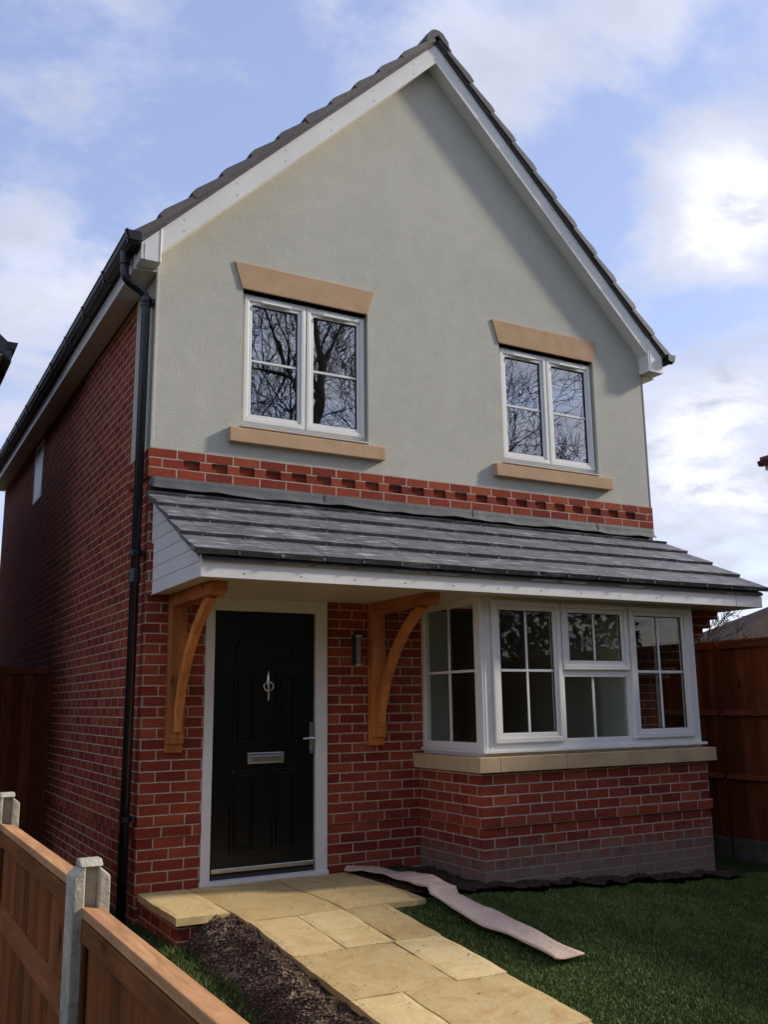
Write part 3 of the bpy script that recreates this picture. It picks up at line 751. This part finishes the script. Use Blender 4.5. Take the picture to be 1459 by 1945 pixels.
# front frame members
ya, yb = FY + .002, FY + .062
b.box(FX0 + .1005, FX1 - .0755, ya, yb, .9025, .958); b.box(FX0 + .1005, FX1 - .0755, ya, yb, 2.034, 2.061)
b.box(3.140, 3.172, ya, yb, .9585, 2.0335); b.box(3.868, 3.898, ya, yb, .9585, 2.0335); b.box(3.1725, 3.8675, ya, yb, 1.462, 1.508)
b.build('frame', M['upvc'], bw, bevel=.003)
ys = FY + .0
def glassbars(x0, x1): return ((x0 + x1) / 2,)
sash(bw, 2.478, 3.150, .950, 2.036, ys, (2.815,), (1.496,), w=.074, glass='glass_bay')
sash(bw, 3.892, 4.578, .950, 2.036, ys, (4.232,), (1.494,), w=.074, glass='glass_bay')
sash(bw, 3.165, 3.874, 1.504, 2.036, ys, (3.515,), (), w=.074, glass='glass_bay')
# fixed lower middle light
g = MB(); g.box(3.17, 3.87, ys + .03, ys + .034, .955, 1.465); g.build('pane', M['glass_bay'], bw)
g = MB(); g.box(3.487, 3.507, ys + .022, ys + .0295, .958, 1.462); g.build('glazing_bar', M['upvc'], bw)
g = MB(); member(g, 3.1722, 3.8678, .9582, 1.4618, ys + .004, ys + .029, .012); g.build('bead', M['upvc'], bw, bevel=.002)
# side lights
for xs_, sgn in ((FX0, 1), (FX1, -1)):
    g = MB(); xa, xb = (xs_, xs_ + .06) if sgn > 0 else (xs_ - .06, xs_)
    g.box(xa, xb, -.042, -.001, .9025, 2.061); g.box(xa, xb, FY + .0905, -.0425, .9025, .957); g.box(xa, xb, FY + .0905, -.0425, 2.005, 2.061)
    xo = xs_ - .014 * sgn
    def bar(y0, y1, z0, z1): g.box(min(xo, xs_ - .0005 * sgn), max(xo, xs_ - .0005 * sgn), y0, y1, z0, z1)
    g.build('frame', M['upvc'], bw, bevel=.003)
    g = MB(); xc, xd = (xs_ + .02, xs_ + .024) if sgn > 0 else (xs_ - .024, xs_ - .02)
    g.box(xc, xd, FY + .0905, -.0425, .957, 2.005); g.build('pane', M['glass_bay'], bw)
    g = MB(); ymid = (FY + .0905 - .0425) / 2; xe, xf_ = (xs_ + .010, xs_ + .019) if sgn > 0 else (xs_ - .019, xs_ - .010)
    g.box(xe, xf_, ymid - .010, ymid + .010, .957, 2.005); g.box(xe + .0005, xf_ - .0005, FY + .0905, -.0425, 1.486, 1.506); g.build('glazing_bar', M['upvc'], bw)

# ---------------------------------------------------------------- paving
def pathz(y): return 0 if y > -1.1 else -.083 * (-y - 1.1)
rows = [(0.0, -1.185, [(.395, 1.052), (1.052, 1.66)]), (-1.185, -1.850, [(.405, .725), (.725, 1.045), (1.045, 1.355)]),
        (-1.850, -2.515, [(.405, 1.02), (1.02, 1.340)]), (-2.515, -3.18, [(.405, .697), (.697, 1.322)]),
        (-3.18, -3.84, [(.405, 1.0), (1.0, 1.30)]), (-3.84, -4.5, [(.405, .70), (.70, 1.30)]), (-4.5, -5.2, [(.405, 1.02), (1.02, 1.30)]), (-5.2, -6.0, [(.405, .85), (.85, 1.3)]), (-6.0, -7.0, [(.405, .9), (.9, 1.3)])]
b = MB()
def slab(b, x0, x1, ya, yb, c, g=.005, th=.035):
    nx_, ny_ = 10, 10; top = []
    jz = rnd.uniform(-.0015, .0015)
    X = lin(x0 + g, x1 - g, nx_); Y = lin(yb + g, ya - g, ny_)
    e1 = rnd.random() * 9
    vs = []
    for j, y in enumerate(Y):
        for i, x in enumerate(X):
            dx = math.sin(y * 23 + e1) * .003 if i in (0, nx_ - 1) else 0; dy = math.sin(x * 21 + e1) * .003 if j in (0, ny_ - 1) else 0
            edge = -.004 if i in (0, nx_ - 1) or j in (0, ny_ - 1) else 0
            vs.append((x + dx, y + dy, pathz(y) + jz + edge + .0025 * math.sin(x * 9 + y * 7 + e1)))
    nt = len(vs)
    vs += [(v[0], v[1], v[2] - th) for v in vs]
    fs = []
    for j in range(ny_ - 1):
        for i in range(nx_ - 1): fs.append((j * nx_ + i, j * nx_ + i + 1, (j + 1) * nx_ + i + 1, (j + 1) * nx_ + i))
    rim = [i for i in range(nx_)] + [j * nx_ + nx_ - 1 for j in range(1, ny_)] + [(ny_ - 1) * nx_ + i for i in range(nx_ - 2, -1, -1)] + [j * nx_ for j in range(ny_ - 2, 0, -1)]
    for k in range(len(rim)): a, c2 = rim[k], rim[(k + 1) % len(rim)]; fs.append((a, a + nt, c2 + nt, c2))
    b.add(vs, fs, c)
for ya, yb, ss in rows:
    for x0, x1 in ss: slab(b, x0, x1, ya if ya < 0 else -.032, yb, rnd.random())
pth = b.build('path', M['slab']); tag(pth, 'path of yellow sandstone slabs sloping down from the front door', 'path', kind='structure')
b = MB(); b.prism([(-.031, -.012), (-1.1, -.012), (-7, -.012 - .083 * 5.9), (-7, -.8), (-.031, -.5)], 'x', .415, 1.295); b.box(1.295, 1.648, -1.175, -.031, -.4, -.012)
b.build('bedding', M['grout'], pth)
rg_ = random.Random(5); db = MB()
for _ in range(150):
    y_ = -.15 - 5.0 * rg_.random() ** .9; x_ = rg_.uniform(.43, 1.29)
    if rg_.random() < .45: x_ = rg_.choice([.43, 1.28]) + rg_.gauss(0, .03)
    x_ = min(1.30, max(.42, x_)); s_ = rg_.uniform(.003, .010); a_ = rg_.random() * 3
    ca, sa = math.cos(a_) * s_, math.sin(a_) * s_; z_ = pathz(y_) + .004
    db.add([(x_ - ca, y_ - sa, z_), (x_ + sa * .6, y_ - ca * .6, z_ + .002), (x_ + ca, y_ + sa, z_ + .001), (x_ - sa * .6, y_ + ca * .6, z_ + s_ * .5)], [(0, 1, 2), (0, 2, 3), (0, 3, 1), (1, 3, 2)], rg_.random() * .5)
db = db.build('debris', M['crumb']); tag(db, 'scattered specks of soil and leaf on the sandstone path', 'debris', kind='stuff')
# step beside the door: brick sides under one slab
st = empty('brick_step', (.22, -.45, -.2)); tag(st, 'low brick step capped with a sandstone slab at the foot of the left corner', 'step')
def rel(o, p): o.parent = p; o.matrix_parent_inverse = Matrix.Translation(-p.location); return o
b = MB(); b.box(.062, .393, -.885, -.016, -.5, -.045); rel(b.build('brickwork', M['brick'], None, uvo=(BU, BV - .03)), st)
b = MB(); slab(b, .045, .395, -.016, -.925, .6, .003, .044); rel(b.build('slab', M['slab'], None), st)

# ---------------------------------------------------------------- soil and lawn
def soil_h(x, y): return gz(x, y) + .022 * math.exp(-((x - .24) / .13) ** 2) + .02 * math.sin(x * 17 + y * 9) * math.sin(y * 13) + .012 * math.sin(x * 41 + 3) * math.sin(y * 37)
def left_edge(y): return .085 + .025 * math.sin(y * 3.1) + .015 * math.sin(y * 9.7)
soil = sheet('soil_bed', lin(-.25, .402, 34), lin(-6.2, -.9, 200), soil_h, M['soil'], keep=lambda x, y: x > left_edge(y) and not (x > .05 and y > -.88))
tag(soil, 'bare dark soil bed with stones along the left of the path', 'soil', kind='stuff')
def scat(name, n, region, hf, smin, smax, tintf, parent):
    b = MB(); i = 0
    while i < n:
        x, y = region(); s = rnd.uniform(smin, smax) * (1.8 if rnd.random() < .06 else 1); z = hf(x, y) + s * .25; c = tintf(x, y)
        a = rnd.random() * 3; vs = []
        for (dx, dy, dz) in ((1, 0, 0), (0, 1, 0), (-1, 0, 0), (0, -1, 0), (0, 0, .8), (0, 0, -.8)):
            k = s * rnd.uniform(.6, 1.15); vs.append((x + k * (dx * math.cos(a) - dy * math.sin(a)), y + k * (dx * math.sin(a) + dy * math.cos(a)), z + k * dz))
        b.add(vs, [(0, 1, 4), (1, 2, 4), (2, 3, 4), (3, 0, 4), (1, 0, 5), (2, 1, 5), (3, 2, 5), (0, 3, 5)], c); i += 1
    return b.build(name, M['crumb'], parent)
def rl_():
    while True:
        y = rnd.uniform(-5, -.9); x = rnd.uniform(left_edge(y) - .02, .40)
        if not (x > .05 and y > -.9): return x, y
scat('stones', 16000, rl_, soil_h, .003, .009, lambda x, y: min(1, max(0, rnd.gauss(.36 + .50 * math.exp(-((x - .22 - .05 * math.sin(y * 5)) / .09) ** 2), .2))), soil)
def wall_soil(x, y): return gz(x, y) + .03 + .015 * math.sin(x * 23 + y * 11) * math.sin(y * 19 + x * 5)
def inbed(x, y):
    if y > 0 or x < 1.66: return False
    e = .03 * math.sin(x * 9) + .02 * math.sin(x * 23) + .02 * math.sin(y * 11)
    if x < 2.33: return y > -1.02 + e + (x - 1.66) * -.15
    if x < 4.68: return -1.10 + e < y < -.90
    return x < 4.86 + e and y > -1.1
bed = sheet('soil_bed', lin(1.66, 4.95, 130), lin(-1.3, -.001, 60), wall_soil, M['soil'], keep=inbed)
tag(bed, 'strip of black soil between the lawn and the foot of the bay window wall', 'soil', kind='stuff')
def rr_():
    while True:
        x = rnd.uniform(1.67, 4.9); y = rnd.uniform(-1.25, -.01)
        if inbed(x, y): return x, y
scat('stones', 5000, rr_, wall_soil, .004, .011, lambda x, y: min(1, max(0, rnd.gauss(.12, .12))), bed)

def grass(name, n, region, hmin, hmax, seed):
    rg = np.random.default_rng(seed); X, Y = region(rg, n); n = len(X)
    Z = np.array([gz(a, c) for a, c in zip(X, Y)]) - .012
    h = rg.uniform(hmin, hmax, n); an = rg.uniform(0, 2 * math.pi, n); w = rg.uniform(.0016, .0032, n); la = rg.uniform(0, 2 * math.pi, n); ll = rg.uniform(.1, .9, n) * h
    V = np.empty((n, 5, 3)); dx, dy = np.cos(an) * w, np.sin(an) * w; lx, ly = np.cos(la) * ll, np.sin(la) * ll
    V[:, 0] = np.stack([X - dx, Y - dy, Z], 1); V[:, 1] = np.stack([X + dx, Y + dy, Z], 1)
    V[:, 2] = np.stack([X + dx * .8 + lx * .35, Y + dy * .8 + ly * .35, Z + h * .6], 1); V[:, 3] = np.stack([X - dx * .8 + lx * .35, Y - dy * .8 + ly * .35, Z + h * .6], 1)
    V[:, 4] = np.stack([X + lx, Y + ly, Z + h], 1)
    me = bpy.data.meshes.new(name); me.vertices.add(n * 5); me.vertices.foreach_set('co', V.ravel())
    base = np.arange(n) * 5
    q = np.stack([base, base + 1, base + 2, base + 3], 1); tr = np.stack([base + 3, base + 2, base + 4], 1)
    loops = np.concatenate([q.ravel(), tr.ravel()]); me.loops.add(len(loops)); me.loops.foreach_set('vertex_index', loops)
    ls = np.concatenate([np.arange(n) * 4, n * 4 + np.arange(n) * 3]); me.polygons.add(2 * n)
    me.polygons.foreach_set('loop_start', ls); me.update(calc_edges=True); me.validate()
    patch = .16 * np.sin(X * 2.3 + 1) * np.sin(Y * 2.9) + .10 * np.sin(X * 7 + Y * 5) * np.sin(Y * 6.1 - X * 3) + .08 * np.sin(X * 19 + 2 * np.sin(Y * 8))
    t = np.clip(rg.normal(.45, .2, n) + patch, 0, 1); t[rg.random(n) < .03] = 1
    at = me.attributes.new('tint', 'FLOAT', 'FACE'); at.data.foreach_set('value', np.concatenate([t, t]))
    me.materials.append(M['grass']); o = bpy.data.objects.new(name, me); col.objects.link(o); return o
def lawn_r(rg, n):
    X = rg.uniform(1.30, 5.8, n); Y = rg.uniform(-6.9, -.9, n)
    ok = np.ones(n, bool)
    ok &= ~((X < 1.665) & (Y > -1.19)); ok &= ~((X < 1.352) & (Y > -1.85)) & ~((X < 1.337) & (Y > -2.52)) & ~((X < 1.318) & (Y > -3.18))
    bedm = np.array([inbed(a, c) for a, c in zip(X, Y)]); ok &= ~bedm
    ok &= ~((X > 2.33) & (X < 4.68) & (Y > -.9))
    return X[ok], Y[ok]
lawn = grass('lawn', 430000, lawn_r, .008, .021, 3); tag(lawn, 'short green lawn to the right of the path', 'lawn', kind='stuff')
def lawn_l(rg, n):
    Y = rg.uniform(-5.4, -.6, n); X = rg.uniform(-1.1, .16, n); le = .085 + .025 * np.sin(Y * 3.1) + .015 * np.sin(Y * 9.7)
    ok = (X < le + .015 + rg.normal(0, .012, n)) & ~((X > .05) & (Y > -.9)); return X[ok], Y[ok]
gl_ = grass('grass_strip', 75000, lawn_l, .025, .06, 4); tag(gl_, 'narrow strip of bright grass between the soil bed and the low fence', 'grass', kind='stuff')

# long pinkish strip lying over the path edge and the lawn
pl = [(1.62, -.07, .030), (1.74, -.20, .028), (1.80, -.40, .030), (1.815, -.62, .045), (1.81, -.85, .05), (1.795, -1.1, .045), (1.775, -1.4, .055), (1.765, -1.66, .045), (1.765, -1.94, .045), (1.775, -2.2, .045), (1.79, -2.47, .03)]
def cat(P, t):
    n = len(P) - 1; k = min(int(t * n), n - 1); u = t * n - k; p = [Vector(P[max(0, min(n, k + j))]) for j in (-1, 0, 1, 2)]
    return .5 * ((2 * p[1]) + (p[2] - p[0]) * u + (2 * p[0] - 5 * p[1] + 4 * p[2] - p[3]) * u * u + (3 * p[1] - 3 * p[2] + p[0] * -1 + p[3]) * u ** 3)
vs = []; fs = []; N = 90; W_ = 7
for i in range(N + 1):
    t = i / N; p = cat(pl, t); q = cat(pl, min(1, t + .01)) - cat(pl, max(0, t - .01)); q.z = 0; q.normalize(); side = Vector((-q.y, q.x, 0))
    hw = .108 * (1 if t > .1 else .35 + 6.5 * t)
    g = gz(p.x, p.y) if p.y < -1.19 else 0.0
    for k in range(W_):
        u = (k / (W_ - 1) - .5) * 2; v = p + side * u * hw
        vs.append((v.x, v.y, g + p.z * .8 + .007 * math.sin(t * 17 + u * 1.4) * (.4 + abs(u)) + .004 * math.sin(t * 43 + u * 3) + .006))
for i in range(N):
    for k in range(W_ - 1): a = i * W_ + k; fs.append((a, a + 1, a + 1 + W_, a + W_))
b = MB(); b.add(vs, fs); cb = b.build('board_strip', M['cardboard'], smooth=True)
sm = cb.modifiers.new('thick', 'SOLIDIFY'); sm.thickness = .008; sm.offset = -1
tag(cb, 'long wavy pinkish strip of sheet lying on the lawn beside the path', 'strip')

# ---------------------------------------------------------------- low fence, left
def post(parent, xc, yc, z0, z1, w=.096, d=.10, name='post'):
    b = MB(); h = w / 2; f = .030
    b.prism([(xc - h, z0), (xc - h + f, z0), (xc - h + f, z1 - .004), (xc - h + .004, z1 - .026), (xc - h, z1 - .030)], 'y', yc - d / 2, yc + d / 2)
    b.prism([(xc + h, z0), (xc + h - f, z0), (xc + h - f, z1 - .004), (xc + h - .004, z1 - .026), (xc + h, z1 - .030)], 'y', yc - d / 2, yc + d / 2)
    b.prism([(xc - h + f - .001, z0), (xc + h - f + .001, z0), (xc + h - f + .001, z1 - .005), (xc, z1 + .008), (xc - h + f - .001, z1 - .005)], 'y', yc - .022, yc + .022)
    b.prism([(yc - d / 2 + .006, z1 - .0045), (yc + d / 2 - .006, z1 - .0045), (yc + .018, z1 + .012), (yc - .018, z1 + .012)], 'x', xc - h + f * .6, xc + h - f * .6)
    return b.build(name, M['concrete'], parent, bevel=.004)
def panel(parent, xc, ya, yb, z0, z1, fm, rm_, am, face=-1, rails=(.5,), bw_=.105, topw=.060):
    """vertical feather-edge boards seen from the rail side (face = -1 or +1 in x)"""
    b = MB(); y = ya
    while y < yb - .01:
        e = min(y + bw_, yb); o = .004 * rnd.random()
        b.prism([(xc - face * .004, y), (xc + face * (.004 + o), y), (xc + face * (.012 + o), e), (xc - face * .004, e)], 'z', z0, z1 - .03, rnd.random()); y = e
    p = b.build('panel', M[fm], parent)
    b = MB(); b.prism([(xc - topw / 2, z1 - .026), (xc + topw / 2, z1 - .030), (xc + topw / 2, z1 - .010), (xc - topw / 2, z1)], 'y', ya, yb, .8)
    b.build('capping', M[rm_], p, bevel=.003)
    b = MB(); b.box(min(xc + face * .013, xc + face * .03), max(xc + face * .013, xc + face * .03), ya, yb, z1 - .085, z1 - .031, .4)
    for r0 in rails: 
        zc = z0 + (z1 - z0) * r0; xa = xc + face * .0125
        b.prism([(xa, zc - .035), (xa, zc + .035), (xa + face * .018, zc + .022), (xa + face * .034, zc - .018)], 'y', ya, yb, .4)
    for yy in (ya, yb - .035): b.box(min(xc + face * .013, xc + face * .026), max(xc + face * .013, xc + face * .026), yy, yy + .035, z0, z1 - .086, .1)
    b.build('rail', M[am], p, bevel=.003)
    return p
lf = empty('low_fence', (-1.175, -3, -.4)); tag(lf, 'low brown timber fence with concrete posts in the left foreground', 'fence')
FXc = -1.178
spots = [(-4.08, .845, .742), (-2.47, .90, .79), (-.84, .97, .86), (.80, 1.04, .93)]
for yc, zt, pt in spots: rel(post(lf, FXc, yc, -.6, zt), lf)
rel(post(lf, FXc, -5.92, -.7, .80), lf)
for (ya, yb, zt) in ((-5.87, -4.105, .742), (-4.05, -2.495, .792), (-2.44, -.865, .86), (-.81, .775, .93)):
    rel(panel(lf, FXc + .006, ya, yb, -.32, zt, 'fence_z', 'fence_y', 'fence_arris', -1, (.70, .18)), lf)

# side gate at the back of the passage
gt = empty('side_gate', (-.5, 3.6, 0)); tag(gt, 'dark brown board gate closing the passage left of the house', 'gate')
b = MB(); x = -1.25
while x < -.03:
    e = min(x + .10, -.02); b.prism([(x, 3.6), (e - .004, 3.592), (e - .004, 3.575), (x, 3.580)], 'z', -.05, 1.63, rnd.random()); x = e
gp = rel(b.build('gate_boards', M['fence_dark'], None), gt)
rel(MB().box(-1.25, -.02, 3.565, 3.574, 1.60, 1.67).build('rail', M['fence_dark_y'], None, bevel=.003), gt)
rel(MB().box(-.02, .028, 3.55, 3.62, -.1, 1.70).build('post', M['fence_dark'], None, bevel=.004), gt)

# tall fence on the right boundary
rf = empty('boundary_fence', (5.8, 0, -.3)); tag(rf, 'tall dark red-brown timber fence along the right side of the lawn', 'fence')
for k, (ya, yb) in enumerate([(-7.5, -5.69), (-5.65, -3.84), (-3.80, -1.99), (-1.95, -.14), (-.10, 1.71), (1.75, 3.56), (3.60, 5.41), (5.45, 7.26)]):
    rel(panel(rf, 5.80, ya, yb, -.05, 1.835, 'fence_dark', 'fence_dark_y', 'fence_dark_y', -1, (.30, .62), .10, .05), rf)
    rel(MB().box(5.775, 5.825, ya, yb, -.40, -.052).build('gravel_board', M['dark_concrete'], None, bevel=.004), rf)
    rel(MB().box(5.79, 5.87, yb + .0005, yb + .0395, -.5, 1.80).build('post', M['fence_dark'], None, bevel=.004), rf)

# ---------------------------------------------------------------- neighbouring houses
def PC(o, w): o.parent = w; return o

def nb_house(name, x0, x1, y0, y1, ze, wallm, tilem, label, side, eo=.2, ridge='y', pitch=45, z0=-.6, gut=True, fm='fascia'):
    h = empty(name, ((x0 + x1) / 2, y0, 0)); tag(h, label, 'house')
    def P(o): return rel(o, h)
    zt = ze; b = MB(); b.box(x0, x1, y0, y1, z0, zt)
    xm = (x0 + x1) / 2; tp = math.tan(R(pitch)); hr = (x1 - x0) / 2 * tp
    b.prism([(x0, zt), (x1, zt), (xm, zt + hr)], 'y', y0, y1)
    P(b.build('wall', M[wallm], None, uvo=(BU, BV)))
    b = MB(); e = eo + .05; th = .11 / math.cos(R(pitch))
    for s in (-1, 1):
        xe = xm + s * ((x1 - x0) / 2 + e); zb = zt - e * tp
        n = 12
        for k in range(n):
            a0, a1 = k / n, (k + 1) / n
            xa, xb = xm + (xe - xm) * a0, xm + (xe - xm) * a1; za, zb_ = zt + hr + (zb - zt - hr) * a0, zt + hr + (zb - zt - hr) * a1
            b.prism([(xa, za + .02), (xb, zb_ + .02), (xb, zb_ + th + .03), (xa, za + th)], 'y', y0 - .19, y1 + .19, rnd.random())
    P(b.build('roof', M[tilem], None))
    for s in (-1, 1):
        b = MB(); xw = x0 if s < 0 else x1; zl = zt - .16 - (eo - .2) * tp
        a_, c_, d_ = xw + s * .001, xw + s * (eo - .02), xw + s * eo
        b.prism([(a_, zl), (d_, zl), (d_, zt - .02), (c_, zt - .02), (c_, zl + .02), (a_, zl + .02)], 'y', y0 - .15, y1 + .15)
        P(b.build('fascia', M[fm], None))
    if gut:
        for s in (-1, 1):
            xw = (x0 if s < 0 else x1) + s * (eo + .001)
            b = MB(); z = zt - .1; w = .1
            b.prism([(xw, z + .07), (xw, z), (xw + s * (w - .02), z - .004), (xw + s * w, z + .07)], 'y', y0 - .2, y1 + .2)
            P(b.build('gutter', M['black'], None))
    return h, P
nl, PL = nb_house('neighbouring_house', -6.08, -.985, 2.5, 11, 4.72, 'brick', 'tile_main', 'house whose dark gutter corner shows at the left edge of the photo', 1)
for (x0, x1, z0, z1) in ((-5.4, -4.2, 3.4, 4.5), (-3.0, -1.8, 3.4, 4.5), (-5.0, -3.2, .8, 2.0)):
    b = MB(); member(b, x0, x1, z0, z1, 2.44, 2.499, .06); w_ = PL(b.build('window', M['upvc'], None)); 
    g = MB().box(x0 + .06, x1 - .06, 2.47, 2.498, z0 + .06, z1 - .06).build('pane', M['door'], None); PC(g, w_)
nr, PR = nb_house('neighbouring_house', 9.70, 14.0, -4.5, 1.85, 4.66, 'brick', 'tile_red', 'red tiled house whose roof corner just shows at the right edge of the photo', -1, pitch=25)
for (x0, x1, z0, z1) in ((10.3, 11.4, 3.3, 4.4), (12.4, 13.5, 3.3, 4.4), (11, 12.8, .8, 2.0)):
    b = MB(); member(b, x0, x1, z0, z1, -4.56, -4.501, .06); w_ = PR(b.build('window', M['upvc'], None))
    g = MB().box(x0 + .06, x1 - .06, -4.53, -4.502, z0 + .06, z1 - .06).build('pane', M['door'], None); PC(g, w_)
# hipped bungalow behind the right fence
bg_ = empty('bungalow', (26, 13.5, 0)); tag(bg_, 'low brown-roofed bungalow seen over the right fence behind bare branches', 'bungalow')
x0, x1, y0, y1, ze, zr = 18.9, 34.0, 12.0, 15.0, 2.4, 4.5
rel(MB().box(x0 + .4, x1 - .4, y0 + .4, y1 - .4, -.6, ze).build('wall', M['brick'], None, uvo=(BU, BV)), bg_)
b = MB(); v = [(x0, y0, ze), (x1, y0, ze), (x1, y1, ze), (x0, y1, ze), (x0 + 6, 13.5, zr), (x1 - 6, 13.5, zr), (x0, y0, ze - .12), (x1, y0, ze - .12), (x1, y1, ze - .12), (x0, y1, ze - .12)]
b.add(v, [(0, 1, 5, 4), (1, 2, 5), (2, 3, 4, 5), (3, 0, 4), (0, 6, 7, 1), (1, 7, 8, 2), (2, 8, 9, 3), (3, 9, 6, 0), (6, 9, 8, 7)])
rel(b.build('roof', M['tile_brown'], None), bg_)

# ---------------------------------------------------------------- trees
def bare_tree(name, base, h, r0, seed, label, lean=(0, 0), levels=5, spread=.75, group=None, nkids=(3, 5), twig=.006, up=.25):
    rg = random.Random(seed); root = empty(name, base); tag(root, label, 'tree', group)
    big, small = MB(), MB()
    def grow(p, d, L, r, lv):
        n = 5 if lv < 2 else 3; pts = [p.copy()]; rad = [r]; q = p.copy(); dd = d.copy()
        for i in range(n):
            dd = (dd + Vector((rg.gauss(0, .16), rg.gauss(0, .16), rg.gauss(0, .10) + up * .12))).normalized()
            q = q + dd * L / n; pts.append(q.copy()); rad.append(max(twig * .6, r * (1 - .5 * (i + 1) / n)))
        (big if lv < 2 else small).tube(pts, r, 8 if lv < 2 else (4 if lv < 4 else 3), cap=False, radii=rad)
        if lv >= levels: return
        kids = rg.randint(*nkids) + (1 if lv == 0 else 0)
        for k in range(kids):
            t = rg.uniform(.35 if lv else .45, 1.0); idx = min(n, max(1, int(t * n + .5)))
            a = rg.uniform(0, 2 * math.pi); side = dd.cross(Vector((math.cos(a), math.sin(a), .3))).normalized()
            nd = (dd * rg.uniform(.45, .9) + side * spread * rg.uniform(.7, 1.2) + Vector((0, 0, up * .5))).normalized()
            grow(pts[idx], nd, L * rg.uniform(.58, .78), max(twig, rad[idx] * rg.uniform(.45, .65)), lv + 1)
        grow(pts[-1], dd, L * .7, max(twig, rad[-1] * .85), lv + 1)
    grow(Vector((0, 0, -.1)), Vector((lean[0], lean[1], 1)).normalized(), h * .36, r0, 0)
    t_ = big.build('trunk', M['bark'], root); s_ = small.build('branches', M['twig'], root)
    return root
bare_tree('bare_tree', (15.3, 9.0, -.4), 4.7, .08, 5, 'small leafless tree leaning behind the right fence', (.22, 0), 5, .7, nkids=(3, 4), twig=.009)
bare_tree('bare_tree', (7.2, -15.5, -.6), 19, .42, 21, 'large leafless tree across the road mirrored in the left upstairs window', (0, 0), 6, .72, 'trees across the road', (2, 4), .009, .3)
bare_tree('bare_tree', (10.0, -19.0, -.6), 17, .36, 32, 'broad leafless tree across the road mirrored in the right upstairs window', (-.12, 0), 6, .75, 'trees across the road', (2, 4), .009, .2)
bare_tree('bare_tree', (1.5, -22, -.6), 18, .36, 47, 'leafless tree across the road farthest to the left', (.05, 0), 5, .8, 'trees across the road', (3, 4), .02, .2)
# unseen hedge added to darken the bay reflections, and the olive shrub by the bungalow
def leafy(name, cen, size, n, ls, m_, label, catn, seed, parent=None, boxy=False):
    rg = np.random.default_rng(seed)
    if boxy: P = rg.uniform(-1, 1, (n, 3))
    else:
        P = rg.normal(0, 1, (n, 3)); P /= np.linalg.norm(P, axis=1)[:, None]; P *= (rg.random((n, 1)) ** .4)
    k = 1 + .25 * np.sin(P[:, :1] * 6 + seed) * np.sin(P[:, 1:2] * 5 + 2)
    P = P * k * np.array(size) + np.array(cen); A = rg.normal(0, 1, (n, 3)); A /= np.linalg.norm(A, axis=1)[:, None]; B = np.cross(A, rg.normal(0, 1, (n, 3))); B /= np.linalg.norm(B, axis=1)[:, None]
    s = rg.uniform(.5, 1.2, (n, 1)) * ls; V = np.stack([P - A * s, P + B * s * .5, P + A * s, P - B * s * .5], 1).reshape(-1, 3)
    me = bpy.data.meshes.new(name); me.from_pydata(V.tolist(), [], np.arange(n * 4).reshape(-1, 4).tolist()); me.materials.append(M[m_])
    o = bpy.data.objects.new(name, me); col.objects.link(o)
    if label: tag(o, label, catn)
    return o
leafy('hedge', (.5, -20.5, 2.6), (20.5, 1.0, 4.2), 70000, .18, 'leaf', 'added dark evergreen hedge, unseen, there to darken the bay window reflections', 'hedge', 3, boxy=True)
leafy('shrub', (19.3, 11.2, 2.15), (.7, .4, .6), 1500, .06, 'moss', 'olive green shrub in front of the brown bungalow roof', 'shrub', 9)
